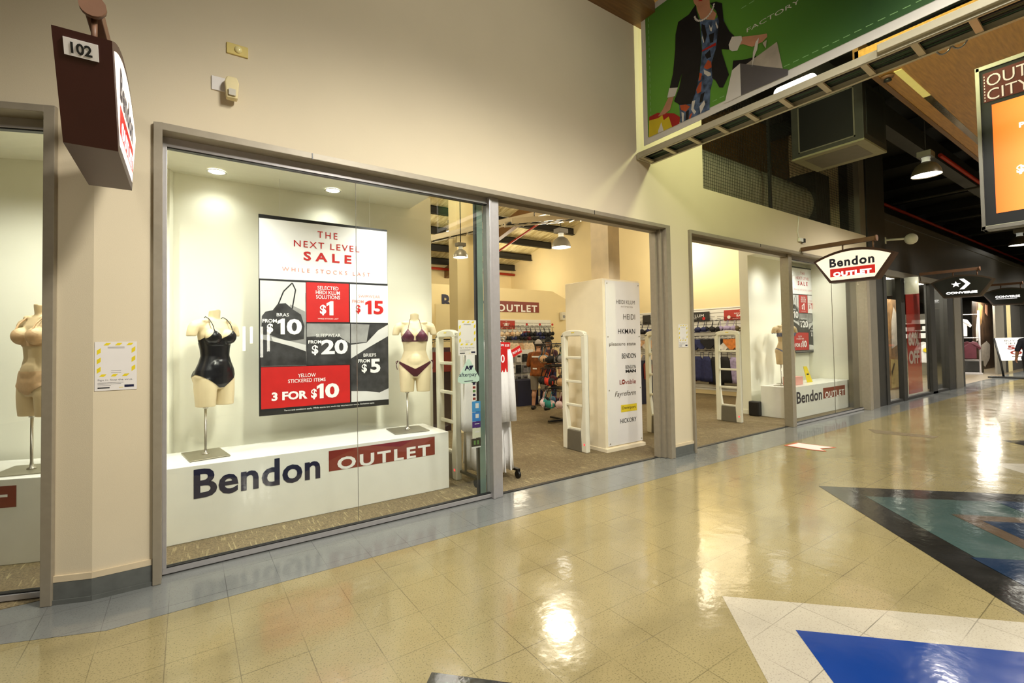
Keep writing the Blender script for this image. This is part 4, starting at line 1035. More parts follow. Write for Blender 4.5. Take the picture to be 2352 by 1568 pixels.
for pts in ([(710, 230), (740, 240), (760, 330), (740, 420), (715, 300)], [(740, 520), (790, 470), (800, 540), (760, 560)], [(560, 1060), (590, 1040), (585, 1130), (560, 1140)], [(700, 900), (740, 870), (720, 960), (690, 980)], [(780, 330), (830, 310), (820, 400), (790, 410)]): pp(pts, MJ, 0.005)
pp([(650, -10), (785, -10), (790, 70), (850, 130), (832, 192), (700, 182), (665, 90)], MS, 0.005)
pp([(655, 45), (590, 140), (490, 210), (465, 330), (462, 470), (440, 700), (410, 835), (478, 850), (528, 690), (500, 830), (450, 960), (500, 992), (612, 986), (650, 890), (690, 700), (714, 480), (692, 200), (662, 100)], MJ, 0.008)
pp([(790, 30), (850, 18), (905, 35), (920, 200), (975, 300), (1022, 345), (975, 472), (898, 466), (905, 505), (970, 710), (915, 830), (880, 830), (842, 760), (812, 742), (806, 600), (850, 450), (876, 200), (850, 110)], MJ, 0.008)
pp([(712, 480), (845, 405), (846, 432), (714, 492)], MRD, 0.007)
pp([(1040, 385), (1100, 350), (1240, 335), (1330, 320), (1334, 350), (1285, 400), (1190, 446), (1100, 420), (1040, 436)], MS, 0.007)
pp([(968, 425), (1000, 350), (1090, 343), (1096, 380), (1050, 482), (1000, 488), (975, 470)], MW, 0.009)
pp([(1010, 575), (1092, 570), (1200, 545), (1230, 530), (1200, 620), (1078, 650), (1000, 668)], MJ, 0.006)
pp([(1130, 612), (1425, 398), (1480, 650), (1200, 625)], MSV, 0.007)
pp([(1075, 603), (1532, 660), (1530, 712), (1085, 906)], MG_, 0.008)
pp([(1075, 603), (1086, 906), (960, 968), (930, 982), (1000, 668)], MW, 0.008)
pp([(1225, 400), (1255, 360), (1240, 470), (1215, 530), (1190, 640), (1200, 500)], MW, 0.010)
pp([(1290, 410), (1330, 380), (1320, 460), (1300, 430)], MSV, 0.010)
pp([(405, 838), (487, 830), (460, 912), (386, 928)], MW, 0.009)
pp([(395, 928), (447, 915), (412, 1040), (362, 1082), (296, 1105), (342, 1040)], MS, 0.007)
pp([(214, 1110), (290, 1070), (450, 1075), (506, 1110), (500, 1172), (430, 1205), (214, 1150)], MRD, 0.006)
pp([(214, 1145), (300, 1120), (340, 1090), (352, 1140), (400, 1105), (432, 1203), (212, 1303)], MYL, 0.008)
pp([(300, 1240), (330, 1160), (352, 1240), (300, 1262)], MW, 0.009)
# head above the picture edge
hc = bp(712, -75); hw = 0.13
PB.poly(b, [(hc[0]+0.105*math.cos(2*PI*i/24), hc[1]+0.15*math.sin(2*PI*i/24)) for i in range(24)], 0.009, MS)
PB.poly(b, [(hc[0]+0.135*math.cos(PI*i/12), hc[1]+0.04+0.15*math.sin(PI*i/12)) for i in range(13)], 0.0095, MO)
PB.poly(b, [(hc[0]-0.05, hc[1]-0.075), (hc[0]+0.05, hc[1]-0.075), (hc[0], hc[1]-0.105)], 0.010, MRD)
for s in (-1, 1): PB.poly(b, [(hc[0]+s*0.045+0.012*math.cos(2*PI*i/8), hc[1]+0.008*math.sin(2*PI*i/8)) for i in range(8)], 0.0105, MJ)
for i in range(15):
    a = PI*(1.06+0.88*i/14); c0 = bp(735, 70); PB.poly(b, [(c0[0]+0.115*math.cos(a)+0.012*math.cos(2*PI*k/8), c0[1]-0.02+0.115*math.sin(a)+0.012*math.sin(2*PI*k/8)) for k in range(8)], 0.009, MW)
# stitched dashes
for i in range(64):
    a = -3.60+i*0.08
    if a < 1.45 and not (-3.6 < a < -2.45 and i % 1 == 0 and a > -3.0 and False): PB.rect(b, a, a+0.05, bot(a)+0.135, bot(a)+0.142, 0.003, MPG)
for i in range(19): PB.rect(b, -3.60, -3.593, bot(-3.6)+0.16+i*0.075, bot(-3.6)+0.205+i*0.075, 0.003, MPG)
a0, z0 = bp(1085, 85)
for i in range(9): PB.rect(b, a0+i*0.08, a0+0.05+i*0.08, z0+0.0, z0+0.008, 0.003, MPG)
obj('picture', b, [M_JACK, M_SKINP, M_DRESS, M_ORANGEP, M_BAGG, M_SILVP, M_BORDER, mat('printed_red', rgb(180, 34, 28), 0.5), M_YEL, M_PALEG], t, recalc=False)
b = MB()
p0, p1 = bp(1138, 310), bp(1640, -14)
text(b, PB, 'FACTORY', p0[0], p1[0], p0[1], p1[1], 0.004, 0, -0.002)
w7 = (p1[0]-p0[0])/7
text(b, PB, 'O', p1[0]+w7*0.45, p1[0]+w7*1.5, p0[1], p1[1], 0.004, 0, -0.002)
v0 = bp(1432, 22); text(b, PB, 'V', v0[0], v0[0]+w7*1.0, v0[1], v0[1]+(p1[1]-p0[1]), 0.004, 0, -0.002)
obj('lettering', b, M_BORDER, t, recalc=False)
for h0, h1 in (((BX, 3.69, 5.68), (BX, 3.69, 5.86)), ((BX, 3.80, 5.60), (BX, 3.60, 5.72)), ((BX, 1.5, 5.68), (BX, 1.5, 5.86))):
    b = MB(); b.cyl(h0, h1, 0.007, n=8); obj('hanger', b, M_SILV, t)

# ---------------------------------------------------------------- cable tray under the banner
M_TRAY = mat('khaki_tray_steel', rgb(186, 178, 152), 0.5)
t = thing('cable_tray', 'long grey cable tray running out from the wall under the banner', 'cable tray', (0, 0, 0))
b = MB(); b.box(4.73, 4.745, -1.6, 3.775, 3.832, 3.905); b.box(4.73, 4.76, -1.6, 3.775, 3.832, 3.838); obj('side_rail', b, M_TRAY, t, bevel=0.002)
b = MB(); b.box(4.99, 5.005, -1.6, 3.775, 3.812, 3.885); b.box(4.975, 5.005, -1.6, 3.775, 3.812, 3.818); obj('side_rail', b, M_TRAY, t, bevel=0.002)
b = MB(); b.box(4.725, 5.01, 3.765, 3.785, 3.82, 3.90); obj('end_plate', b, M_TRAY, t)
M_RUNG = mat('pale_zinc', rgb(196, 184, 158), 0.4, 0.3)
for i in range(16):
    y = 3.74-i*0.325
    b = MB(); b.prism([(4.745, 3.836), (4.99, 3.818), (4.99, 3.838), (4.745, 3.856)], lambda a, c, d: Vector((a, d, c)), y-0.022, y+0.022); obj('rung', b, M_RUNG, t)
b = MB()
for i, x in enumerate((4.785, 4.80, 4.845, 4.87, 4.895, 4.92, 4.945, 4.965)):
    b.tube([(x+0.004*math.sin(k*1.3+i), 3.76-k*0.5, 3.866+0.004*math.sin(k*2+i*2)) for k in range(11)], 0.011, 6, 0 if i in (3, 4, 6) else (1 if i != 1 else 2))
b.box(4.76, 4.985, -1.6, 3.76, 3.880, 3.884, 1)
obj('cable_bundle', b, [mat('dark_green_cable', rgb(22, 58, 30), 0.4), M_BLACK, M_RUNG], t)
b = MB(); b.box(4.69, 4.73, -1.6, 1.35, 3.86, 3.925); obj('conduit_trunk', b, M_TRAY, t, bevel=0.004)
for k in range(2):
    b = MB(); y = 1.02-k*0.09; b.tube([(5.0, y+0.05*math.cos(a), 3.86+0.085*math.sin(a)) for a in [2*PI*i/18 for i in range(19)]], 0.006, 6); obj('cable_loop', b, mat('grey_cable', rgb(150, 150, 150), 0.4), t)
t = thing('strip_light', 'lit white bulkhead light on the cable tray below the banner', 'light', (5.0, 2.09, 4.03))
b = MB(); b.cap((0, -0.14, 0), (0, 0.14, 0), 0.05, 0.05); obj('diffuser', b, M_LAMPON, t)
b = MB(); b.box(-0.03, 0.03, -0.16, 0.22, -0.09, -0.05); b.cyl((0, 0.1, -0.14), (0, 0.1, -0.05), 0.008); obj('mount', b, M_TIMBERM, t)

# ---------------------------------------------------------------- air handling box, duct
t = thing('air_handling_unit', 'dark square air unit with grille face hung beside the mesh opening', 'air unit', (8.83, 2.74, 4.63))
b = MB(); b.box(0, 0.98, 0, 1.03, 0.03, 0.95); obj('casing', b, M_DGREY, t, bevel=0.008)
b = MB(); b.box(0, 0.98, 0, 1.03, 0, 0.03); b.box(0.14, 0.84, 0.14, 0.89, -0.003, 0, 1); obj('base_tray', b, [mat('khaki_tray', rgb(146, 140, 112), 0.5), M_MGREY], t)
b = MB(); b.box(-0.006, 0, 0.13, 0.90, 0.10, 0.90); obj('grille', b, M_GASK, t)
b = MB()
for y0, y1, z0, z1 in ((0.11, 0.92, 0.88, 0.90), (0.11, 0.92, 0.09, 0.11), (0.11, 0.13, 0.09, 0.90), (0.90, 0.92, 0.09, 0.90)): b.box(-0.012, 0, y0, y1, z0, z1)
obj('grille_frame', b, M_MGREY, t)
b = MB(); b.box(0.12, 0.86, -0.006, 0, 0.12, 0.88); obj('side_grille', b, M_DARK, t)
for x in (0.06, 0.92):
    for y in (0.06, 0.97):
        b = MB(); b.cyl((x, y, 0.95), (x, y, 1.87), 0.008, n=6); obj('hanger_rod', b, M_STEEL, t)
t = thing('spiral_duct', 'big grey spiral duct lying behind the wire mesh', 'duct', (0, 0, 0))
b = MB(); rs = []
n = 40
for i in range(241):
    x = 5.6+i*0.0215; r = 0.485+0.008*abs(math.sin(i*PI/4))
    rs.append([Vector((x, 4.68+r*math.cos(2*PI*k/n), 4.30+r*math.sin(2*PI*k/n))) for k in range(n)])
b.rings(rs, cap=False); obj('tube', b, mat('galvanised_duct', rgb(196, 190, 168), 0.35, 0.35, var=0.08), t)
b = MB(); b.box(10.7, 11.35, 4.15, 5.2, 3.80, 4.95); obj('plenum', b, M_DGREY, t)
b = MB(); b.box(9.9, 11.8, 4.3, 4.6, 3.705, 3.74); lg = obj('duct_support', b, mat('khaki_tray', rgb(146, 140, 112), 0.5), t)
# ---------------------------------------------------------------- bell lamps
def bell_lamp(label, x, y, zb, r, drop, energy=0, shade_m=None, group='bell shaped high lamps', k=1.0):
    t = thing('bell_lamp', label, 'lamp', (x, y, zb), 0, group)
    b = MB(); b.lathe([(r, 0.0), (r*0.98, 0.03*k), (r*0.90, r*0.45), (r*0.68, r*0.85), (r*0.36, r*1.08), (r*0.30, r*1.12)], n=24, cap=False)
    b.lathe([(r*0.30, r*1.10), (r*0.66, r*0.83), (r*0.88, r*0.44), (r*0.96, 0.03*k), (r*0.98, 0.002)], n=24, cap=False)
    obj('shade', b, shade_m or mat('smoked_shade', rgb(96, 86, 66), 0.3, 0.3), t, recalc=False)
    b = MB(); b.lathe([(r*0.05, 0.012), (r*0.94, 0.012), (r*0.94, 0.02), (r*0.05, 0.03)], n=24); obj('lens', b, M_LAMPON, t)
    b = MB(); b.lathe([(r*0.30, r*1.08), (r*0.26, r*1.35), (r*0.30, r*1.5)], n=14); obj('neck', b, M_LAMPN, t)
    b = MB(); b.box(-r*0.6, r*0.6, -r*0.45, r*0.45, r*1.5, r*1.95); obj('ballast_box', b, M_MGREY, t, bevel=0.004)
    b = MB(); b.cyl((0, 0, r*1.95), (0, 0, drop), 0.008, n=6); obj('hanger', b, M_STEEL, t)
    if energy:
        lamp('SPOT', 'bell_light', (0, 0, -0.02), energy, WARM, parent=t, size=r*0.7, spot=140, blend=0.7, aim=None)
    return t
M_LAMPN = mat('white_lamp_neck', rgb(226, 226, 214), 0.4, emit=0.25)
bell_lamp('large bell lamp hanging in the hall beside the bright screen', 10.6, 2.44, 4.30, 0.205, 2.2, 130)
bell_lamp('bell lamp cut by the right edge below the screen', 12.6, 0.72, 3.26, 0.26, 3.1, 60)
bell_lamp('bell lamp half hidden behind the lower left corner of the screen', 14.9, 2.05, 3.98, 0.26, 2.4, 60)
bell_lamp('small far lamp low over the dark fascia', 24.0, 3.2, 4.62, 0.28, 1.8, 30)
bell_lamp('bell lamp inside the shop, seen through the doorway', 7.6, 8.4, 3.83, 0.235, roofz(8.4)-3.83, 0, mat('grey_shade', rgb(150, 144, 130), 0.35, 0.3))
bell_lamp('bell lamp in front of the inner column, seen through the window', 3.62, 6.35, 2.90, 0.12, roofz(6.35)-2.9, 0, mat('grey_shade', rgb(150, 144, 130), 0.35, 0.3))
bell_lamp('bell lamp high behind the cable tray inside the shop', 4.32, 7.9, 3.72, 0.12, roofz(7.9)-3.72, 0, mat('grey_shade', rgb(150, 144, 130), 0.35, 0.3))
# small fittings on the dark column and the plywood ceiling
t = thing('security_camera', 'white dome camera on an arm beside the tall dark column', 'camera', (13.35, 3.5, 3.72))
b = MB(); b.ell((0.05, -0.12, -0.02), 0.12, 0.12, 0.12); obj('dome', b, M_GATE, t); b = MB(); b.cyl((-0.06, 0.3, 0.02), (0.03, -0.05, 0.0), 0.025); b.box(-0.09, -0.03, 0.29, 0.35, -0.06, 0.08); obj('arm', b, M_GATE, t)
t = thing('smoke_detector', 'dark ceiling speaker on the plywood panel beside the light slot', 'detector', (7.75, 2.13, 4.99))
b = MB(); b.lathe([(0.07, 0.0), (0.065, -0.02), (0.03, -0.03)], n=16); obj('rim', b, M_TIMBERM, t); b = MB(); b.lathe([(0.035, -0.03), (0.045, -0.06), (0.01, -0.07)], n=12); obj('cone', b, M_BLACK, t)

# ---------------------------------------------------------------- advertising screen
SX = 6.0
PS = Panel((SX, 0, 0), (0, -1, 0))
def sp_(x, y):
    v = on_x(x, y, SX); return (-v.y, v.z)
t = thing('advertising_screen', 'hanging advertising screen glowing orange at the right edge', 'screen', (0, 0, 0))
b = MB(); pbox(b, PS, -1.022, -0.12, 2.49, 3.965, -0.14, 0.0); obj('cabinet', b, M_BLACKP, t)
b = MB()
for a0, a1, z0, z1 in ((-1.022, -0.996, 2.49, 3.965), (-0.146, -0.12, 2.49, 3.965), (-1.022, -0.12, 2.49, 2.525), (-1.022, -0.12, 3.93, 3.965)): pbox(b, PS, a0, a1, z0, z1, -0.14, 0.012)
obj('bezel', b, M_CHROME, t, bevel=0.003)
b = MB(); PS.rect(b, -0.978, -0.165, 3.635, 3.90, 0.003, 0); obj('header_panel', b, mat('dark_red_header', rgb(96, 30, 28), 0.35, emit=0.12), t, recalc=False)
b = MB(); o0 = sp_(2264, 196); o1 = sp_(2300, 150)
text(b, PS, 'OUTLET', -0.955, -0.52, 3.77, 3.875, 0.006, 0, -0.002); text(b, PS, 'CITY', -0.955, -0.70, 3.645, 3.745, 0.006, 0, -0.002)
for i in range(9): PS.rect(b, -0.972, -0.966, 3.645+i*0.027, 3.658+i*0.027, 0.006, 0)
obj('lettering', b, mat('header_letters', rgb(226, 208, 206), 0.4, emit=0.3), t, recalc=False)
def orange():
    m, nt, bb = nodes('orange_display')
    g = nt.nodes.new('ShaderNodeNewGeometry'); s = nt.nodes.new('ShaderNodeSeparateXYZ'); nt.links.new(g.outputs['Position'], s.inputs[0])
    c = nramp(nt, nmath(nt, 'DIVIDE', nmath(nt, 'SUBTRACT', 0.93, s.outputs[1]), 0.75), rgb(255, 112, 34), rgb(255, 176, 84), 0.0, 0.5)
    nt.links.new(c, bb.inputs['Emission Color']); bb.inputs['Emission Strength'].default_value = 0.85; nt.links.new(c, bb.inputs['Base Color'])
    return m
b = MB(); PS.rect(b, -0.93, -0.20, 2.625, 3.60, 0.003, 0); obj('display', b, orange(), t, recalc=False)
b = MB(); text(b, PS, 'P', -0.775, -0.742, 3.33, 3.375, 0.006, 0, 0.04); text(b, PS, '$', -0.80, -0.755, 2.93, 3.01, 0.006, 0, 0.05)
obj('display_text', b, M_LITW, t, recalc=False)

# ---------------------------------------------------------------- floor sticker
b = MB(); st_ = [on_z(1800, 1023), on_z(1830, 1016.5), on_z(1922, 1028), on_z(1886, 1031), on_z(1899, 1037), on_z(1868, 1034)]
t = thing('floor_sticker', 'white arrow sticker with orange edges on the floor before the right doorway', 'sticker', (7.4, 3.05, 0))
ex = lambda k, z: [Vector((7.4+(p.x-7.4)*k-7.4, 3.05+(p.y-3.05)*k-3.05, z)) for p in st_]
b = MB(); b.face(ex(1.0, 0.0034)); obj('edge', b, M_ORANGEP, t, recalc=False); b = MB(); b.face(ex(0.86, 0.0042)); obj('sheet', b, M_PAPER, t, recalc=False)

# ---------------------------------------------------------------- neighbouring shop down the hall
mb = MB(); mb.box(13.3, 40, 3.86, 4.1, 3.08, 4.35); mb.box(13.3, 40, 3.84, 3.9, 4.25, 4.40); struct('wall_fascia', mb, M_DGREY)
mb = MB(); mb.box(13.15, 18.0, 3.80, 3.95, 2.94, 3.08); mb.box(13.15, 18.0, 3.84, 3.95, 0.003, 0.06, 1); struct('trim_18', mb, [M_MGREY, M_DARK], label='grey header and dark sill of the neighbouring shop window')
for i, (x0, x1, y) in enumerate(((13.15, 13.32, 3.82), (14.25, 14.5, 3.82), (16.55, 16.95, 3.84))):
    mb = MB(); mb.box(x0, x1, y, 3.92, 0.003, 2.94); struct('pillar_post', mb, M_DARK)
mb = MB(); mb.lathe([(0.13, 2.55), (0.13, 2.94)], (14.4, 3.66, 0), 16); o = obj('post_lamp', mb, mat('lit_post_cap', rgb(220, 220, 200), 0.4, emit=0.12)); tag(o, 'pale round cap lit at the top of the dark window post', 'lamp')
mb = MB(); mb.box(18.0, 18.6, 3.82, 4.3, 0.003, 3.08, 1); mb.box(18.6, 19.3, 3.80, 4.3, 0.003, 3.08, 0); mb.box(19.3, 19.7, 3.84, 4.3, 0.003, 3.08, 1); struct('pillar_grey', mb, [M_MGREY, M_DARK])
mb = MB(); mb.box(26.1, 27.6, 4.2, 4.26, 0.006, 3.08); struct('pillar_grey', mb, M_MGREY)
mb = MB(); mb.box(27.6, 28.2, 4.22, 4.28, 0.006, 3.08, 0); mb.box(28.2, 29.0, 4.22, 4.5, 0.006, 3.08, 1); mb.box(29.0, 31.5, 4.3, 4.5, 0.006, 3.08, 2); mb.box(31.5, 46, 4.25, 4.5, 0.006, 3.08, 0); struct('wall_far_shops', mb, [M_DARK, mat('cream_reveal', rgb(206, 190, 140), 0.5), M_DGREY])
g = MB(); g.box(13.32, 16.55, 3.90, 3.908, 0.06, 2.94); root = struct('window_4', g, M_GLASS, label='dark framed window of the neighbouring shop'); g = MB(); g.box(17.0, 18.0, 3.90, 3.908, 0.06, 2.94); obj('pane', g, M_GLASS, root)
mb = MB(); mb.box(13.2, 46, 4.0, 12.0, -0.05, 0.005); struct('floor_neighbour', mb, mat('dark_timber_floor', rgb(116, 104, 84), 0.3, var=0.15))
mb = MB(); mb.box(13.0, 34, 11.0, 11.1, 0, 3.4); mb.box(34, 34.1, 4.5, 11, 0, 3.4); struct('wall_neighbour', mb, M_DGREY)
mb = MB(); mb.box(13.2, 34, 4.0, 11.0, 3.35, 3.45); struct('ceiling_neighbour', mb, M_DARK)
for x, y in ((16.6, 4.3), (19.5, 4.4), (22.2, 4.6), (25.4, 4.4), (29.5, 4.75), (20.5, 7.0)):
    lamp('AREA', 'neighbour_light', (x, y, 3.25), 150, (1.0, 0.93, 0.8), size=0.5)
for i, (x, y, s) in enumerate(((17.9, 5.0, 'first'), (19.6, 5.0, 'second'), (20.9, 5.05, 'third'), (24.2, 5.1, 'fourth'))):
    b = MB(); b.lathe([(0.02, 3.30), (0.16, 3.30), (0.16, 3.345), (0.02, 3.345)], (x, y, 0), 16); o = obj('downlight', b, M_LAMPON); tag(o, f'{s} round downlight along the ceiling of the neighbouring shop', 'light', 'downlights of the neighbouring shop')
M_TAN = mat('sepia_photo_print', rgb(138, 104, 64), 0.4, var=0.55, scale=3.0)
M_BRNP = mat('brown_photo_print', rgb(70, 52, 36), 0.4, var=0.6, scale=3.5)
def photo_board(label, x0, x1, y, z0, z1, shapes, base, rz=0.0):
    t = thing('photo_board', label, 'poster', (x0, y, z0), rz, 'photo boards of the neighbouring shop')
    w, h = x1-x0, z1-z0; b = MB(); b.box(0, w, 0, 0.03, 0, h); obj('board', b, base, t)
    g = MB(); ms = []
    for pts, m in shapes:
        if m not in ms: ms.append(m)
        P0.poly(g, [(a*w, c*h) for a, c in pts], 0.003+0.001*ms.index(m), ms.index(m))
    obj('picture', g, ms, t, recalc=False); return t
photo_board('tall sepia photo board in the first dark framed pane', 16.75, 17.8, 4.8, 0.012, 2.62, [([(0.1, 0.02), (0.9, 0.02), (0.9, 0.32), (0.1, 0.34)], mat('straw_print', rgb(196, 172, 110), 0.4, var=0.2)), ([(0.2, 0.45), (0.75, 0.5), (0.8, 0.8), (0.45, 0.92), (0.25, 0.75)], M_SILVP), ([(0.15, 0.15), (0.4, 0.28), (0.35, 0.30), (0.12, 0.2)], M_BRNP)], M_TAN)
photo_board('large brown photo board of a person beyond the far doorway', 28.2, 31.8, 5.2, 0.012, 3.0, [([(0.12, 0.42), (0.3, 0.45), (0.33, 0.62), (0.2, 0.78), (0.12, 0.6)], M_WHITEP), ([(0.3, 0.1), (0.5, 0.03), (0.75, 0.15), (0.8, 0.36), (0.62, 0.42), (0.35, 0.36)], M_SILVP), ([(0.2, 0.8), (0.3, 0.62), (0.42, 0.7), (0.5, 0.95), (0.3, 0.98)], M_TAN), ([(0.6, 0.85), (0.72, 0.8), (0.75, 0.97), (0.62, 0.98)], M_SKINP)], M_BRNP)
b = MB(); b.box(15.0, 16.05, 3.93, 3.936, 0.1, 2.86); o = obj('sale_banner', b, mat('sheer_red_banner', rgb(190, 52, 40), 0.5, alpha=0.62)); tag(o, 'sheer red sale banner inside the neighbouring shop window', 'banner')
g = MB(); P = Panel((14.98, 3.925, 0), (1, 0, 0)); text(g, P, '60%', 0.08, 0.88, 1.3, 1.66, 0, 0, 0.04); text(g, P, 'OFF', 0.08, 0.88, 0.84, 1.18, 0, 0, 0.04); lt = obj('lettering', g, mat('faded_white_print', rgb(206, 190, 180), 0.5), o, recalc=False)
# stand with shirts
SROT = math.radians(-76)
t = thing('shelf_stand', 'white shelf stand of folded goods in the neighbouring shop', 'shelf', (23.75, 5.75, 0.01), SROT)
for z in (1.45, 1.72, 2.0):
    b = MB(); b.box(-0.8, 0.8, 0, 0.4, z, z+0.04); obj('shelf', b, M_WHITE, t)
b = MB(); b.box(-0.82, 0.82, 0.4, 0.44, 0, 2.4); obj('back_panel', b, M_MGREY, t)
for k, (xx, z) in enumerate(((-0.5, 1.49), (0.1, 1.49), (-0.45, 1.76), (0.2, 1.76), (-0.1, 2.04))):
    b = MB(); b.box(xx-0.22, xx+0.22, 0.05, 0.35, 0, 0.12+0.03*(k % 2)); o = obj('folded_shirts', b, M_ROBE, bevel=0.02); o.location = (23.75, 5.75, z+0.012); o.rotation_euler = (0, 0, SROT)
    tag(o, ['folded white shirts at the left of the lowest shelf', 'folded white shirts at the middle of the lowest shelf', 'folded white shirts at the left of the middle shelf', 'folded white shirts at the right of the middle shelf', 'folded white shirts on the top shelf'][k], 'shirts', 'folded shirts of the neighbouring shop')
def tee(label, x, y, z, m, dot=None, w=0.52, h=0.68, rz=-1.33):
    t = thing('hanging_shirt', label, 'shirt', (x, y, z), rz, 'shirts hung in the neighbouring shop')
    pts = [(-w*0.32, 0), (w*0.32, 0), (w*0.33, h*0.62), (w*0.5, h*0.5), (w*0.58, h*0.62), (w*0.36, h*0.95), (w*0.14, h), (0, h*0.94), (-w*0.14, h), (-w*0.36, h*0.95), (-w*0.58, h*0.62), (-w*0.5, h*0.5), (-w*0.33, h*0.62)]
    b = MB(); b.prism(pts, lambda a, c, d: Vector((a, d+0.02*math.sin(a*12), c)), -0.04, 0.04); obj('shirt_body', b, m, t, bevel=0.012)
    if dot:
        g = MB(); P0.poly(g, [(0.11*math.cos(2*PI*i/16), h*0.6+0.085*math.sin(2*PI*i/16)) for i in range(16)], 0.066); obj('print', g, dot, t, recalc=False)
    b = MB(); b.tube([(0, 0, h*0.95), (0, 0, h+0.1), (0.03, 0, h+0.14), (0.06, 0, h+0.1)], 0.006); obj('hanger', b, M_BLACK, t)
    return t
tee('white shirt with a yellow round print in the neighbouring window', 22.9, 5.45, 0.55, M_ROBE, M_YEL, 0.60, 0.78)
tee('grey shirt hung behind the dark post of the neighbouring window', 21.3, 4.65, 0.95, M_GREYP)
tee('white shirt hanging inside the far doorway', 25.55, 5.05, 1.50, M_ROBE)
tee('maroon shirt hanging inside the far doorway', 25.75, 4.85, 0.62, M_PLUMD)
t = thing('garment_rack', 'silver garment rack inside the far doorway', 'rack', (25.9, 4.98, 0.012), SROT)
for z in (2.35, 1.42, 0.55):
    b = MB(); b.cyl((-0.36, 0, z), (0.36, 0, z), 0.02, n=8); obj('rail', b, M_SILV, t)
for s in (-0.36, 0.36):
    b = MB(); b.cyl((s, 0, 0), (s, 0, 2.5), 0.035, n=8); obj('post', b, M_SILV, t)
b = MB(); b.box(-0.4, 0.4, -0.3, 0.3, 0, 0.05); obj('base', b, M_SILV, t)
b = MB(); b.box(26.6, 27.2, 4.75, 5.2, 0.006, 0.5); o = obj('stock_box', b, M_DARK, bevel=0.02); tag(o, 'dark box on the floor behind the silver rack', 'box')
# sale stand and reflections
AX = 24.3
def ap(x, y):
    v = on_x(x, y, AX); return v
t = thing('sale_stand', 'leaning white sale board on a black stand by the far shops', 'sign stand', (AX, 3.6, 0))
PSd = Panel((0, -3.6, 0), (0, -1, 0))
tl, bl, tr, br_ = ap(2283, 776), ap(2298, 828), ap(2328, 775), ap(2340, 827)
board = [(-bl.y, bl.z), (-br_.y+0.12, br_.z), (-tr.y+0.25, tr.z), (-tl.y, tl.z)]
b = MB(); b.prism(board, PSd, -0.02, 0.0); obj('board', b, M_WHITEP, t)
g = MB(); ax0 = -tl.y
text(g, PSd, 'BUY ONE', ax0+0.25, ax0+0.85, 1.30, 1.36, 0.004, 1); text(g, PSd, 'GET ONE', ax0+0.28, ax0+0.88, 1.20, 1.26, 0.004, 1)
text(g, PSd, '50%', ax0+0.32, ax0+1.0, 1.02, 1.16, 0.004, 0, 0.03); text(g, PSd, 'OFF', ax0+0.38, ax0+1.0, 0.84, 0.98, 0.004, 0, 0.03); PSd.rect(g, ax0+0.42, ax0+0.95, 0.76, 0.78, 0.004, 1)
obj('lettering', g, [M_BRICK, M_TXT], t, recalc=False)
b = MB(); f0 = ap(2305, 861); b.tube([(0.01, tl.y-3.6, tl.z), (0.01, bl.y-3.6, bl.z), (0.01, f0.y-3.6, 0.05)], 0.03); obj('post', b, M_BLACK, t)
b = MB(); b.box(-0.25, 0.3, f0.y-3.6-0.9, f0.y-3.6+0.35, 0.003, 0.05); obj('foot', b, M_BLACK, t)
# lit shopfront tubes on the opposite side of the hall (they show as reflections in the glass)
for x, z0, z1, nm in ((1.10, 1.45, 2.01, 'first'), (1.25, 1.62, 2.01, 'second'), (1.465, 1.29, 2.01, 'third'), (1.61, 1.43, 2.01, 'fourth')):
    b = MB(); b.cyl((x, -4.2, z0), (x, -4.2, z1), 0.03, n=8); b.box(x-0.012, x+0.012, -4.31, -4.2, z0+0.05, z0+0.09); o = obj('tube_light', b, M_LAMPON); tag(o, f'upright tube light across the hall, {nm} of four seen as streaks in the glass', 'light', 'tube lights across the hall')
b = MB(); b.box(-1.0, 4.0, -4.5, -4.3, 0.003, 3.0); struct('wall_across', b, M_DARK)
# ---------------------------------------------------------------- shop sign on the inner wall, slat walls
PI_ = Panel((0, 12.0, 0), (1, 0, 0))
t = thing('wall_sign', 'navy and red shop wordmark high on the inner wall', 'sign', (0, 0, 0))
g = MB(); text(g, PI_, 'Bendon', 6.18, 7.72, 2.52, 2.98, 0.02, 0, 0.035); obj('blue_word', g, M_NAVY, t, recalc=False)
g = MB(); pbox(g, PI_, 7.95, 9.80, 2.52, 2.86, 0.0, 0.02); obj('red_block', g, M_BRICK, t)
g = MB(); text(g, PI_, 'OUTLET', 8.12, 9.72, 2.53, 2.76, 0.022, 0, 0.03, 1.2); obj('lettering', g, M_WHITEP, t, recalc=False)
def slat(name, P, a0, a1, z0, z1, lab):
    t = struct(name, (lambda b: (pbox(b, P, a0, a1, z0, z1, 0.0, 0.012), b)[1])(MB()), M_WHITE, label=lab)
    b = MB(); z = z0+0.05
    while z < z1-0.02:
        pbox(b, P, a0, a1, z, z+0.012, 0.012, 0.014); z += 0.105
    obj('groove', b, M_MGREY, t)
PR = Panel((12.3, 0, 0), (0, -1, 0))      # right side wall of the shop, a = -y
slat('panel_slatwall_back', PI_, 7.2, 10.30, 0.12, 2.28, 'white slat wall under the inner shop sign')
slat('panel_slatwall_right', PR, -13.5, -5.6, 0.12, 2.42, 'white slat wall along the right side of the shop')
slat('panel_slatwall_left', Panel((0, 16.98, 0), (1, 0, 0)), 4.8, 9.5, 0.1, 2.6, 'white slat wall at the rear of the shop')
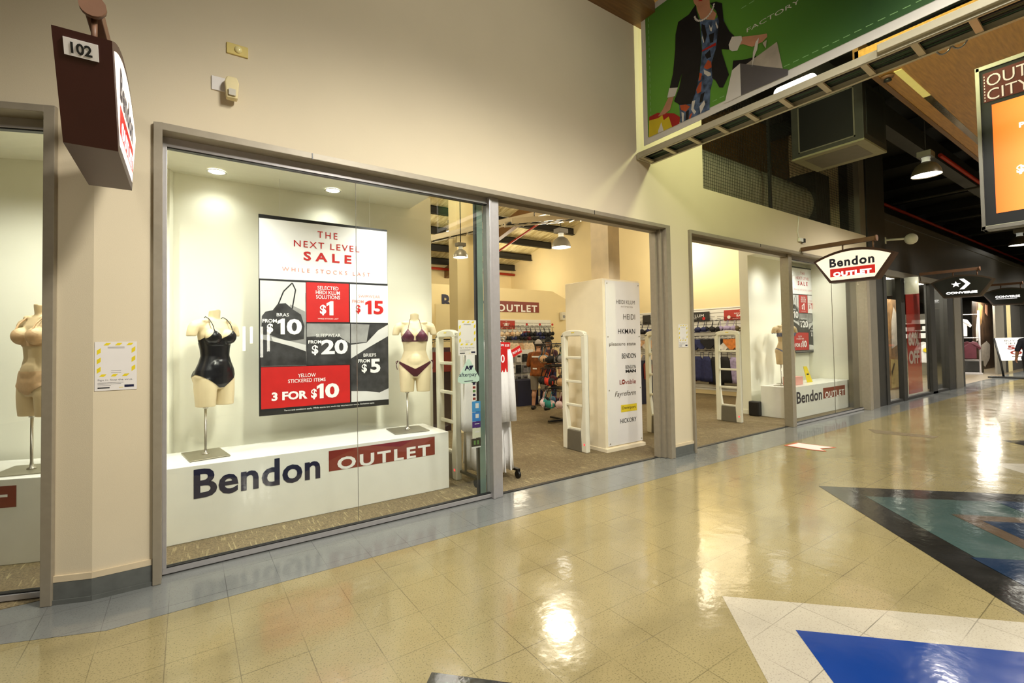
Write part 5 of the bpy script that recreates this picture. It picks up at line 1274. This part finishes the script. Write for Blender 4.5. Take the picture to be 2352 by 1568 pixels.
def card(label, P, a0, a1, z0, z1, m, lines, d=0.03, group='placards over the slat walls', cat='placard'):
    t = thing('placard', label, cat, P(a0, z0, d), 0, group); L = Panel((0, 0, 0), P.u); b = MB(); L.rect(b, 0, a1-a0, 0, z1-z0, 0.01, 0, t=0.01); obj('sheet', b, m, t)
    g = MB(); w, h = a1-a0, z1-z0
    for s, x0, x1, y0, y1, bd in lines: text(g, L, s, w*x0, w*x1, h*y0, h*y1, 0.012, 0, bd)
    obj('lettering', g, M_WHITEP, t, recalc=False); return t
M_SALEC = mat('coral_red_card', rgb(178, 52, 42), 0.4)
sale_lines = [('THE', 0.45, 0.55, 0.80, 0.90, 0), ('NEXT LEVEL', 0.3, 0.7, 0.58, 0.70, 0), ('SALE', 0.36, 0.64, 0.33, 0.52, 0.04), ('WHILE STOCKS LAST', 0.25, 0.75, 0.12, 0.18, 0)]
card('red sale placard over the back slat wall left of the speaker', PI_, 8.10, 8.78, 1.98, 2.24, M_SALEC, sale_lines)
card('red sale placard on the right slat wall beside the display partition', PR, -7.05, -6.1, 2.05, 2.33, M_SALEC, sale_lines)
card('black placard with gold wording on the right slat wall', PR, -8.6, -7.47, 2.06, 2.33, M_DARK, [('HEIDI KLUM', 0.15, 0.85, 0.45, 0.75, 0), ('INTIMATES', 0.35, 0.65, 0.22, 0.34, 0)])
card('dark placard seen just right of the brand column', PR, -9.75, -9.45, 2.05, 2.35, M_DARK, [])
card('small red price card between the bras on the back wall', PI_, 9.12, 9.40, 1.62, 1.90, M_SALEC, [('$20', 0.2, 0.8, 0.3, 0.6, 0.03)])
t = thing('wall_speaker', 'small white loudspeaker on the cream wall right of the shop sign', 'speaker', (10.78, 11.98, 2.42)); b = MB(); b.prism([(-0.07, -0.14), (0.07, -0.14), (0.09, 0.14), (-0.09, 0.14)], lambda a, c, d: Vector((a, d, c)), 0, -0.14); obj('cabinet', b, M_GATE, t, bevel=0.02); b = MB(); b.cyl((0, -0.14, -0.02), (0, -0.145, -0.02), 0.055, n=16); obj('cone', b, M_GREYP, t)

# ---------------------------------------------------------------- stock
def bra_mb():
    b = MB(); M = None
    for s in (-1, 1):
        b.ell((s*0.07, -0.03, -0.20), 0.068, 0.045, 0.062, 10, 6)
        b.tube([(s*0.075, -0.04, -0.15), (s*0.085, -0.01, -0.05), (s*0.09, 0, -0.01)], 0.006, 4)
        b.prism([(s*0.12, -0.255), (s*0.175, -0.235), (s*0.175, -0.19), (s*0.12, -0.17)], lambda a, c, d: Vector((a, d, c)), -0.015, 0.0)
    b.box(-0.13, 0.13, -0.035, -0.01, -0.262, -0.24)
    return b
def hang_mb(w=0.19):
    b = MB(); b.tube([(-w, 0, -0.015), (-w*0.5, 0, 0.004), (0, 0, 0.012), (w*0.5, 0, 0.004), (w, 0, -0.015)], 0.005, 4)
    b.tube([(0, 0, 0.012), (0, 0, 0.04), (0.012, 0, 0.055), (0.024, 0, 0.045), (0.022, 0, 0.03)], 0.003, 4); return b
def brief_mb():
    b = MB(); b.prism([(-0.03, -0.22), (0.03, -0.22), (0.17, -0.07), (0.165, -0.01), (-0.165, -0.01), (-0.17, -0.07)], lambda a, c, d: Vector((a, d*(1+0.5*math.cos(a*9)), c)), -0.025, 0.01); return b
def slip_mb(h=0.62, w=0.17, seed=0):
    b = MB(); n = 20; rs = []
    for i in range(7):
        s = i/6; ww = w*(0.75+0.08*math.sin(seed)+0.45*s if i else 0.55); rs.append([Vector((ww*math.cos(2*PI*k/n), (0.035+0.02*s)*math.sin(2*PI*k/n)+0.014*s*math.sin(6*2*PI*k/n+seed), -0.10-h*s)) for k in range(n)])
    b.rings(rs)
    for q in (-1, 1): b.tube([(q*w*0.5, -0.01, -0.11), (q*w*0.5, 0, 0.0)], 0.005, 4)
    return b
def robe_mb(h=1.35, seed=0, w=0.23):
    b = MB(); n = 36; rs = []
    for i in range(10):
        s = i/9
        hw = (0.05 if i == 0 else w*(0.85+0.36*s)); th = 0.015 if i == 0 else 0.03+0.022*s
        zz = -0.02 if i == 0 else -0.05-0.07*(1-s)*0-h*s
        rs.append([Vector((hw*math.cos(2*PI*k/n), th*math.sin(2*PI*k/n)+0.022*s*math.sin(5*2*PI*k/n+seed)+0.012*s*math.sin(9*2*PI*k/n+seed*2), zz)) for k in range(n)])
    b.rings(rs)
    for q in (-1, 1):
        b.tube([(q*0.15, 0, -0.07), (q*(w+0.01), -0.01, -0.22), (q*(w+0.035), -0.015, -0.55), (q*(w+0.05), -0.015, -0.93)], [0.04, 0.045, 0.046, 0.052], 10)
    return b
PAL = dict(black=rgb(22, 22, 26), navy=rgb(40, 46, 92), cream=rgb(228, 206, 176), nude=rgb(210, 170, 132), maroon=rgb(96, 30, 40), lilac=rgb(168, 156, 196), teal=rgb(54, 150, 144), red=rgb(216, 58, 36), orange=rgb(214, 130, 60), pink=rgb(232, 206, 210), grey=rgb(128, 126, 130), blue=rgb(88, 136, 170), olive=rgb(104, 92, 64), white=rgb(232, 228, 224), plum=rgb(70, 40, 52))
def fab(c): return mat('fabric_'+c, PAL[c], 0.75, var=0.22, scale=18)
PROTO = {}
def proto(kind, c):
    k = (kind, c)
    if k not in PROTO:
        mb = {'bra': bra_mb, 'brief': brief_mb, 'slip': slip_mb}[kind]()
        PROTO[k] = weld(mb.mesh(f'{kind}_{c}', fab(c)))
        if 'h' not in PROTO: PROTO['h'] = weld(hang_mb().mesh('clip_hanger', M_BLACK))
    return PROTO[k]
ORD = ['first', 'second', 'third', 'fourth', 'fifth', 'sixth', 'seventh', 'eighth', 'ninth', 'tenth', 'eleventh', 'twelfth', 'thirteenth', 'fourteenth', 'fifteenth', 'sixteenth', 'seventeenth', 'eighteenth', 'nineteenth', 'twentieth']
NOUN = dict(bra=('hanging_bra', 'bra'), brief=('hanging_brief', 'briefs'), slip=('hanging_slip', 'slip'))
def hang(kind, c, loc, rz, label, group, sc=1.0, hanger=True, scz=1.0, prong=False):
    me = proto(kind, c); nm, cat = NOUN[kind]
    if 'hp' not in PROTO:
        hp = hang_mb(); hp.tube([(0, -0.02, 0.052), (0, 0.15, 0.047)], 0.005, 5); PROTO['hp'] = weld(hp.mesh('prong_hanger', M_BLACK))
    o = bpy.data.objects.new(nm, me); COL.objects.link(o); o.location = loc; o.rotation_euler = (0, 0, rz); o.scale = (sc, sc*1.2, sc*scz)
    tag(o, label, cat, group)
    if hanger:
        h = bpy.data.objects.new('hanger', PROTO['hp' if prong else 'h']); COL.objects.link(h); h.parent = o
    return o
def row(kind, cols, P, a0, da, z, d, where, group, sc=1.0, scz=1.0, jit=0.25):
    rz = math.atan2(P.u.y, P.u.x)
    for i, c in enumerate(cols):
        p = P(a0+da*i, z+random.uniform(-0.01, 0.01), d+random.uniform(-0.02, 0.03))
        noun = NOUN[kind][1]
        hang(kind, c, p, rz+random.uniform(-jit, jit), f'{c} {noun}, {ORD[i]} from the left in {where}', group, sc*random.uniform(0.95, 1.05), True, scz, True)
        
cr = ['nude', 'cream', 'cream', 'nude', 'cream', 'cream', 'navy', 'black', 'black', 'navy', 'black', 'black', 'black']
row('bra', cr, PI_, 7.9, 0.19, 2.03, 0.14, 'the top row on the back wall', 'bras on the back slat wall', 1.1)
row('bra', ['black', 'cream', 'nude', 'black', 'navy', 'black', 'black', 'maroon', 'black', 'black', 'navy', 'black', 'black'], PI_, 7.85, 0.19, 1.86, 0.16, 'the second row on the back wall', 'bras on the back slat wall', 0.9)
row('slip', ['cream', 'cream', 'nude', 'cream', 'cream', 'nude', 'cream', 'cream', 'black', 'black', 'black', 'black'], PI_, 7.9, 0.20, 1.62, 0.15, 'the long row on the back wall', 'slips on the back slat wall', 1.0, 0.85)
row('bra', ['grey', 'white', 'cream', 'nude', 'grey', 'white', 'cream', 'black', 'black', 'navy'], PI_, 7.9, 0.24, 0.92, 0.16, 'the lowest row on the back wall', 'bras on the back slat wall', 1.15)
# right slat wall, a = -y: left end of each row is farther in
wl, wr = 'beside the brand column', 'seen through the right doorway'
row('bra', ['cream', 'navy', 'black', 'navy'], PR, -9.95, 0.2, 2.06, 0.16, 'the top row '+wl, 'bras on the right slat wall', 1.15)
row('brief', ['cream', 'nude', 'white', 'nude'], PR, -9.95, 0.2, 1.56, 0.18, 'the middle row '+wl, 'briefs on the right slat wall', 1.2)
row('slip', ['white', 'cream', 'grey', 'cream'], PR, -9.95, 0.2, 1.18, 0.18, 'the long row '+wl, 'slips on the right slat wall', 1.0)
row('bra', ['maroon', 'navy', 'navy', 'black', 'black', 'lilac', 'lilac', 'olive', 'olive'], PR, -8.05, 0.215, 2.06, 0.16, 'the top row '+wr, 'bras on the right slat wall', 1.15)
row('brief', ['maroon', 'navy', 'navy', 'black', 'black', 'white', 'orange', 'orange', 'red'], PR, -8.05, 0.215, 1.56, 0.18, 'the middle row '+wr, 'briefs on the right slat wall', 1.35)
row('slip', ['maroon', 'navy', 'navy', 'black', 'black', 'lilac', 'black'], PR, -8.05, 0.27, 1.18, 0.18, 'the long row '+wr, 'slips on the right slat wall', 1.15)
t = thing('red_board', 'red price board with white figures standing behind the brand column', 'price board', (9.35, 7.35, 0.01))
b = MB(); b.box(-0.28, 0.28, 0, 0.3, 0, 1.05); obj('bin', b, mat('navy_board', rgb(34, 36, 62), 0.5), t); b = MB(); b.prism([(-0.12, 0.60), (0.14, 0.55), (0.2, 0.92), (0.0, 1.06), (-0.14, 0.95)], lambda a, c, d: Vector((a, d, c)), -0.02, -0.01); obj('price_tag', b, M_BRICK, t); g = MB(); text(g, Panel((0, -0.021, 0), (1, 0, 0)), '2', -0.02, 0.09, 0.74, 0.9, 0, 0, 0.04, rot=-0.5); obj('lettering', g, M_WHITEP, t, recalc=False)
# price bubbles along the top rails
for i in range(5):
    y = 7.9-i*0.36; p = PR(-y, 2.13, 0.2); b = MB(); b.cyl(p, p+Vector((-0.01, 0, 0)), 0.045, n=12); o = obj('price_bubble', b, [M_WHITE, M_RED, M_WHITE][i % 3]); tag(o, f'{["white", "red", "white"][i % 3]} round price tag, {ORD[i]} from the left over the right wall bras', 'tag', 'round price tags on the right wall')
for i in range(9):
    p = PI_(8.05+i*0.27, 2.12, 0.2); b = MB(); b.cyl(p, p+Vector((0, -0.01, 0)), 0.04, n=12); o = obj('price_bubble', b, [M_RED, M_WHITE][i % 2]); tag(o, f'{["red", "white"][i % 2]} round price tag, {ORD[i]} from the left over the back wall bras', 'tag', 'round price tags on the back wall')
# free-standing racks
def rack(label, x, y, rz, w, h, tiers, group=None):
    t = thing('display_rack', label, 'rack', (x, y, 0.007), rz, group)
    b = MB(); b.cyl((0, 0, 0.02), (0, 0, h), 0.025, n=10); obj('post', b, M_BLACK, t)
    b = MB()
    for a in (0, PI/2): b.box(-0.5*w*abs(math.cos(a))-0.03, 0.5*w*abs(math.cos(a))+0.03, -0.5*w*abs(math.sin(a))-0.03, 0.5*w*abs(math.sin(a))+0.03, 0.02, 0.05)
    obj('base', b, M_BLACK, t)
    for z in tiers:
        b = MB(); b.tube([(0.5*w*math.cos(2*PI*i/20), 0.5*w*math.sin(2*PI*i/20), z) for i in range(21)], 0.012, 6, cap=False)
        for k in range(4): b.cyl((0, 0, z), (0.5*w*math.cos(k*PI/2), 0.5*w*math.sin(k*PI/2), z), 0.01, n=6)
        obj('ring_rail', b, M_BLACK, t)
    return t
rack('black round rack of mixed bras behind the doorway gate', 6.10, 6.75, 0, 0.72, 1.55, (1.50, 1.08, 0.66), 'round racks in the shop')
lab = {1.50: 'the top ring', 1.08: 'the middle ring', 0.66: 'the bottom ring'}
cyc = ['black', 'blue', 'nude', 'teal', 'black', 'white', 'maroon', 'blue', 'grey', 'black', 'nude', 'plum', 'red', 'pink', 'teal', 'white']
def ring_hang(kind, cx, cy, r, z, n, colour, where, group, sc, far=True):
    """garments round a ring rail, labelled in the order in which they stand from the left"""
    c = Vector((cx, cy)); fwd = c.normalized(); rt = Vector((fwd.y, -fwd.x)); spots = []
    for i in range(n):
        a = 2*PI*i/n+0.2; o = Vector((math.cos(a), math.sin(a))); spots.append((o.dot(fwd) > 0.12, o.dot(rt), i, a))
    for back in (False, True):
        if back and not far: continue
        for k, (bk, x, i, a) in enumerate(sorted(s for s in spots if s[0] == back)):
            col_ = colour(i)
            hang(kind, col_, (cx+r*math.cos(a), cy+r*math.sin(a), z-0.04), a+PI/2+random.uniform(-0.3, 0.3), f'{col_} {NOUN[kind][1]}, {ORD[k]} from left, {"far" if back else "near"} side, {where}', group, sc)
for z in (1.50, 1.08, 0.66):
    ring_hang('bra', 6.10, 6.75, 0.36, z, 13, lambda i, z=z: {1.50: ['blue', 'teal', 'black', 'nude', 'blue', 'black', 'nude', 'black', 'grey', 'blue', 'black', 'white', 'plum'], 1.08: ['blue', 'grey', 'black', 'maroon', 'black', 'black', 'red', 'black', 'nude', 'blue', 'black', 'plum', 'white'], 0.66: ['plum', 'grey', 'maroon', 'blue', 'black', 'pink', 'teal', 'pink', 'maroon', 'grey', 'blue', 'black', 'white']}[z][i], lab[z]+' of the doorway rack', 'bras on the round rack', 1.2)
rack('black round rack of dark slips seen through the main window', 4.55, 8.4, 0, 0.8, 1.65, (1.62, 0.92), 'round racks in the shop')
for z in (1.62, 0.92):
    ring_hang('slip', 4.55, 8.4, 0.40, z, 10, lambda i: ['black', 'plum', 'black', 'maroon', 'black', 'grey', 'plum', 'black', 'plum', 'white'][i], ('the upper' if z > 1 else 'the lower')+' ring behind the main window', 'slips on the round rack', 1.1, far=False)
t = thing('gondola_stand', 'white slatted stand of small packets in front of the back wall', 'stand', (7.05, 9.45, 0.007)); b = MB(); b.box(-0.42, 0.42, -0.05, 0.05, 0.0, 1.35); b.box(-0.45, 0.45, -0.28, 0.28, 0.0, 0.16); obj('panel', b, M_WHITE, t)
b = MB()
for z in (0.3, 0.45, 0.6, 0.75): b.box(-0.42, 0.42, -0.053, -0.05, z, z+0.012)
obj('groove', b, M_MGREY, t)
for r_ in range(3):
    for i in range(4):
        b = MB(); b.box(-0.07, 0.07, -0.02, 0.02, -0.2, 0); b.box(-0.05, 0.05, -0.022, -0.02, -0.08, -0.03, 1); c = ['grey', 'white', 'black', 'grey'][(i+r_) % 4]
        o = obj('packet', b, [fab(c), M_DARK]); o.location = (6.75+0.2*i, 9.34, 1.25-0.27*r_); tag(o, f'{c} hanging packet, {ORD[i]} from the left in {["the upper", "the middle", "the lower"][r_]} row of the white stand', 'packet', 'packets on the white stand')
b = MB(); b.box(6.62, 7.25, 8.95, 9.3, 0.007, 0.62); o = obj('stock_bin', b, mat('navy_board', rgb(34, 36, 62), 0.5)); tag(o, "navy stock bin behind the shopper's legs", 'bin')
b = MB(); b.box(3.42, 3.95, 7.3, 7.75, 0.007, 1.35); b.box(3.42, 3.95, 7.28, 7.3, 1.05, 1.4, 1); o = obj('price_bin', b, [mat('dark_maroon_board', rgb(44, 22, 20), 0.5), M_BRICK]); tag(o, 'dark bin with a red front at the edge of the display partition', 'bin')
# white robes on a rolling rack behind the silver mullion
t = thing('rolling_rack', 'rolling rack of white robes just inside the doorway', 'rack', (2.92, 4.50, 0.007))
b = MB(); b.cyl((-0.35, 0, 1.60), (0.24, 0, 1.60), 0.014, n=8); obj('rail', b, M_CHROME, t)
for x in (-0.33, 0.22):
    b = MB(); b.cyl((x, 0, 0.09), (x, 0, 1.60), 0.014, n=8); obj('upright', b, M_CHROME, t)
    b = MB(); b.box(x-0.02, x+0.02, -0.25, 0.25, 0.085, 0.11); obj('foot_bar', b, M_BLACK, t)
    for y in (-0.23, 0.23):
        b = MB(); b.cyl((x-0.014, y, 0.043), (x+0.014, y, 0.043), 0.043, n=14); b.box(x-0.018, x+0.018, y-0.02, y+0.02, 0.05, 0.09); obj('caster', b, M_BLACK, t)
for i, (x, h, ww) in enumerate(((2.64, 0.98, 0.19), (2.70, 1.40, 0.20), (2.765, 1.45, 0.20), (2.83, 1.40, 0.20), (2.90, 1.44, 0.20), (2.965, 1.45, 0.20), (3.055, 1.43, 0.21))):
    r = thing('white_robe', f'white robe, {ORD[i]} from the left on the rolling rack', 'robe', (x, 4.50, 1.60), PI/2+random.uniform(-0.2, 0.2), 'white robes on the rolling rack')
    obj('robe_body', robe_mb(h, i*1.7, ww), M_ROBE, r); hb = hang_mb(0.16); hb.v = [(p[0], p[1], p[2]-0.025) for p in hb.v]; obj('hanger', hb, M_BLACK, r)
def price(label, x, y, z, w, h, rot, s, sb):
    t = thing('price_card', label, 'price card', (x, y, z), 0, 'red price cards over the robes'); R = Matrix.Rotation(rot, 3, 'Y'); L = Panel((0, 0, 0), R @ Vector((1, 0, 0)), R @ Vector((0, 0, 1)))
    b = MB(); L.rect(b, 0, w, 0, h, 0.004, 0, t=0.004); obj('card', b, M_RED, t); g = MB(); text(g, L, s, w*sb[0], w*sb[1], h*sb[2], h*sb[3], 0.006, 0, 0.02); obj('lettering', g, M_WHITEP, t, recalc=False)
price('red card with a white nought on the robe rack', 2.79, 4.24, 1.22, 0.21, 0.26, 0, '0', (0.55, 0.80, 0.4, 0.75))
price('long red card above the nought card on the robe rack', 2.78, 4.26, 1.49, 0.27, 0.075, 0.06, 'FROM $25', (0.3, 0.95, 0.3, 0.7))
price('tilted red card standing off the right of the robe rack', 3.19, 4.40, 1.37, 0.15, 0.09, -0.42, 'FROM $25', (0.1, 0.9, 0.3, 0.65))
# inner cable trays
for nm, p0, p1, lab in (('a', (2.2, 7.6, 2.92), (6.2, 6.1, 4.05), 'grey cable tray slung across the shop behind the main window'), ('b', (4.3, 6.0, 3.42), (7.6, 5.6, 4.0), 'grey cable tray behind the top of the doorway')):
    t = thing('cable_tray', lab, 'cable tray', p0); d = Vector(p1)-Vector(p0); s = Vector((-d.y, d.x, 0)).normalized()*0.13
    for q in (-1, 1):
        b = MB(); o_ = s*q; b.raw([o_+Vector((0, 0, 0)), o_+d, o_+d+Vector((0, 0, 0.09)), o_+Vector((0, 0, 0.09)), o_*0.9, o_*0.9+d, o_*0.9+d+Vector((0, 0, 0.09)), o_*0.9+Vector((0, 0, 0.09))], [(0, 1, 2, 3), (7, 6, 5, 4), (0, 4, 5, 1), (3, 2, 6, 7), (1, 5, 6, 2), (0, 3, 7, 4)]); obj('side_rail', b, M_RUNG, t)
    for i in range(14):
        c = d*((i+0.5)/14); b = MB(); b.cyl(c-s, c+s, 0.012, n=6); obj('rung', b, M_RUNG, t)
    b = MB()
    for i in range(4): b.tube([s*(0.3*i-0.5)+d*(k/6)+Vector((0, 0, 0.03+0.01*math.sin(k+i))) for k in range(7)], 0.014, 6)
    obj('cable_bundle', b, M_BLACK, t)
    for k in (0.15, 0.85):
        b = MB(); b.cyl(d*k+Vector((0, 0, 0.09)), d*k+Vector((0, 0, 3.0)), 0.008, n=6); obj('hanger_rod', b, M_STEEL, t)
# recessed lights of the displays
for x, y, z, lab in ((0.235, 5.06, 3.215, 'left recessed light in the main display ceiling'), (1.31, 5.05, 3.215, 'right recessed light in the main display ceiling')):
    t = thing('downlight', lab, 'light', (x, y, z), 0, 'recessed lights of the main display'); b = MB(); b.lathe([(0.075, 0), (0.085, -0.006), (0.072, -0.008), (0.068, 0.0)], n=24); obj('rim', b, M_WHITE, t); b = MB(); b.lathe([(0.002, -0.004), (0.068, -0.004), (0.068, 0.001), (0.002, 0.001)], n=24); obj('lens', b, M_LAMPON, t)
# ---------------------------------------------------------------- people
def person(label, loc, rz, k, shirt, bottoms, shoes, hair, skin, cap=None, pose='stand', shorts=False, extra=None, wide=1.0):
    """one continuous body; clothes, hair and shoes are lifted off it"""
    t = thing('person', label, 'person', loc, rz)
    b = MB(); n = 24
    w = wide
    if pose == 'walk':
        hips = {1: (0.095, 0.0, 0.90), -1: (-0.095, 0.0, 0.90)}
        knee = {1: (0.10, 0.10, 0.50), -1: (-0.10, 0.06, 0.50)}
        ank = {1: (0.10, 0.16, 0.09), -1: (-0.10, -0.18, 0.14)}
    else:
        hips = {1: (0.10, 0, 0.88), -1: (-0.10, 0, 0.88)}; knee = {1: (0.15, 0.03, 0.48), -1: (-0.13, 0.02, 0.48)}; ank = {1: (0.19, 0.0, 0.09), -1: (-0.15, -0.02, 0.09)}
    for s in (1, -1):
        b.cap(hips[s], knee[s], 0.098*w, 0.062); b.cap(knee[s], ank[s], 0.060, 0.042)
        mid = Vector(knee[s]).lerp(Vector(ank[s]), 0.3)+Vector((0, -0.018, 0)); b.ell(mid, 0.058, 0.062, 0.10)
        a = Vector(ank[s]); toe = a+Vector((s*0.025, 0.145, -0.055)); 
        if pose == 'walk' and s < 0: toe = a+Vector((-0.01, 0.13, -0.095))
        b.cap(a+Vector((0, -0.035, -0.045)), toe, 0.040, 0.034)
    rg = lambda z, rx, ry, cy=0: [Vector((rx*math.cos(2*PI*i/n), cy+ry*math.sin(2*PI*i/n), z)) for i in range(n)]
    b.rings([rg(0.82, 0.12*w, 0.10), rg(0.88, 0.175*w, 0.125*w), rg(0.98, 0.172*w, 0.122*w, 0.01), rg(1.08, 0.165*w, 0.122*w, 0.012), rg(1.20, 0.178*w, 0.120, 0.0), rg(1.32, 0.185*w, 0.108, -0.005), rg(1.40, 0.155, 0.085, -0.008), rg(1.445, 0.075, 0.065, -0.005), rg(1.47, 0.055, 0.055)])
    b.cap((0, -0.005, 1.42), (0, 0.02, 1.54), 0.056, 0.052)
    b.ell((0, 0.025, 1.635), 0.076, 0.096, 0.118); b.ell((0, 0.055, 1.575), 0.056, 0.062, 0.058)
    b.cap((0, 0.115, 1.645), (0, 0.137, 1.612), 0.012, 0.016)
    for s in (1, -1): b.ell((s*0.078, 0.02, 1.625), 0.012, 0.022, 0.034)
    if pose == 'browse':
        el = {1: (0.29, 0.06, 1.10), -1: (-0.29, 0.04, 1.12)}; wr = {1: (0.27, 0.29, 1.08), -1: (-0.20, 0.26, 1.06)}
    elif pose == 'walk':
        el = {1: (0.26, -0.05, 1.12), -1: (-0.27, 0.02, 1.12)}; wr = {1: (0.28, 0.04, 0.87), -1: (-0.30, 0.12, 0.88)}
    else:
        el = {1: (0.26, 0.02, 1.12), -1: (-0.26, 0.02, 1.12)}; wr = {1: (0.27, 0.1, 0.88), -1: (-0.27, 0.1, 0.88)}
    for s in (1, -1):
        sh = Vector((s*0.185*w, -0.005, 1.37)); e = Vector(el[s]); r = Vector(wr[s])
        b.cap((s*0.10, -0.005, 1.395), sh, 0.055, 0.058); b.cap(sh, e, 0.056, 0.042); b.cap(e, r, 0.042, 0.028)
        d = (r-e).normalized(); side = d.cross(Vector((0, 0, 1))) if abs(d.z) < 0.8 else Vector((0, 1, 0)); side = (side-d*side.dot(d)).normalized(); up = side.cross(d)
        b.ell(r+d*0.045, 0.034, 0.034, 0.04)
        for q in range(4):
            base = r+d*0.07+side*(q-1.5)*0.019; l = (0.062, 0.075, 0.070, 0.052)[q]
            m1 = base+d*l*0.55-up*0.006; tip = m1+d*l*0.35-up*l*0.35
            b.cap(base-d*0.02, m1, 0.0095, 0.0088, 8, 3); b.cap(m1, tip, 0.0088, 0.0078, 8, 3)
        th = r+d*0.02+side*(-0.03 if s > 0 else 0.03); b.cap(th, th+d*0.045+side*(-0.022 if s > 0 else 0.022)-up*0.012, 0.012, 0.009, 8, 3)
    body = remesh(b, 0.0085, 4, 'person_body')
    bo = obj('body', body, skin, t, recalc=False); bo.data.materials.clear(); bo.data.materials.append(skin)
    E = {s: Vector(el[s]) for s in (1, -1)}; Wr = {s: Vector(wr[s]) for s in (1, -1)}
    def armd(p):   # >0 along upper arm to the elbow, grows past it
        s = 1 if p.x > 0 else -1; d = (Wr[s]-E[s]).normalized(); return (p-E[s]).dot(d)
    def g_shirt(p):
        top = 1.455-p.z; low = p.z-0.86
        if abs(p.x) > 0.205*w or p.y > 0.16: return min(top, 0.02-armd(p), p.z-0.8, 1)
        return min(top, low)
    def g_bot(p):
        arm = 0.235*w+0.02-abs(p.x) if p.z > 0.75 else 1
        s = 1 if p.x > 0 else -1
        if p.z > 0.72 and (p-Wr[s]).length < 0.22 and abs(p.x) > 0.2: return -1
        return min(0.93-p.z, p.z-(0.50 if shorts else 0.10), arm)
    def g_shoe(p): return min(0.105+max(0, 0) - p.z if pose != 'walk' or p.y > -0.05 else 0.16-p.z, 1)
    def g_hair(p): return min(p.z-(1.60 if p.y < 0.03 else 1.60+0.9*(p.y-0.03)), 1.0) if p.z > 1.5 else -1
    sh_ = obj('shirt', garment(body, g_shirt, lambda p: 0.016+0.012*max(0, 1.1-p.z)), shirt, t, recalc=False)
    obj('shorts' if shorts else 'trousers', garment(body, g_bot, (lambda p: 0.014+0.05*max(0, 0.75-p.z)) if shorts else 0.014), bottoms, t, recalc=False)
    for s in (1, -1): obj('shoe', garment(body, lambda p, s=s: min(g_shoe(p), s*p.x*5), 0.010), shoes, t, recalc=False)
    obj('hair', garment(body, g_hair, 0.012), hair, t, recalc=False)
    for s in (1, -1):
        f = MB(); f.ell((s*0.032, 0.114, 1.645), 0.012, 0.007, 0.007, 8, 6); obj('eye', f, M_BLACK, bo)
    f = MB(); f.ell((0, 0.112, 1.566), 0.024, 0.010, 0.007, 10, 6); obj('mouth', f, M_PINKP, bo)
    if cap is not None:
        c = obj('cap', garment(body, lambda p: p.z-1.655 if p.z > 1.5 else -1, 0.02), cap, t, recalc=False)
        f = MB(); f.prism([(-0.075, 0.10), (0.075, 0.10), (0.062, 0.175), (0.0, 0.205), (-0.062, 0.175)], lambda a, y, d: Vector((a, y, 1.675-(y-0.1)*0.25+d)), -0.004, 0.006); obj('brim', f, cap, c, bevel=0.003)
    if extra: extra(t, sh_)
    t.scale = (k, k, k)
    return t
M_PSKIN = mat('fair_skin', rgb(196, 146, 116), 0.5, var=0.08)
M_PSKIN2 = mat('olive_skin', rgb(150, 106, 80), 0.5, var=0.08)
M_CAMO = mat('orange_camo_cloth', rgb(132, 72, 24), 0.8, var=0.6, scale=7)
M_SHORT = mat('grey_shorts_cloth', rgb(136, 128, 116), 0.8)
M_HAIRB = mat('dark_brown_hair', rgb(40, 30, 24), 0.7, var=0.3, scale=40)
def back_print(t, sh):
    P = Panel((0, -0.135, 0), (1, 0, 0)); b = MB()
    def curved(a0, a1, z0, z1, off):
        m = 8
        for i in range(m):
            x0 = a0+(a1-a0)*i/m; x1 = a0+(a1-a0)*(i+1)/m; y = lambda x: -off*math.sqrt(max(0.05, 1-(x/0.215)**2))
            b.face([(x0, y(x0), z0), (x1, y(x1), z0), (x1, y(x1), z1), (x0, y(x0), z1)])
    curved(-0.13, 0.12, 1.315, 1.35, 0.139); curved(-0.10, 0.02, 1.02, 1.055, 0.152)
    obj('print', b, M_WHITEP, sh, recalc=False)
person("shopper in grey cap, orange camouflage shirt and grey shorts, seen from behind", (6.70, 8.25, 0.007), math.radians(-62), 0.905, M_CAMO, M_SHORT, M_BLACK, M_HAIRB, M_PSKIN, cap=mat('grey_cap_cloth', rgb(176, 168, 162), 0.8), pose='browse', shorts=True, extra=back_print, wide=1.14)
person('shopper with black beanie behind the round rack, only the head clear', (7.42, 8.75, 0.007), math.radians(150), 0.93, fab('plum'), fab('navy'), M_BLACK, M_HAIRB, M_PSKIN, cap=mat('black_beanie_knit', rgb(18, 18, 20), 0.9))
def red_print(t, sh):
    b = MB(); b.face([(-0.115, -0.134, 1.22), (0.115, -0.134, 1.22), (0.115, -0.134, 1.29), (-0.115, -0.134, 1.29)]); obj('print', b, mat('red_back_print', rgb(190, 54, 52), 0.5), sh, recalc=False)
person('man walking away at the right edge in a dark shirt with red back print', (19.2, 2.42, 0.0), math.radians(-84), 1.0, mat('ink_cotton', rgb(22, 22, 34), 0.8), mat('black_trouser_cloth', rgb(18, 18, 18), 0.8), M_BLACK, M_HAIRB, M_PSKIN2, pose='walk', extra=red_print)
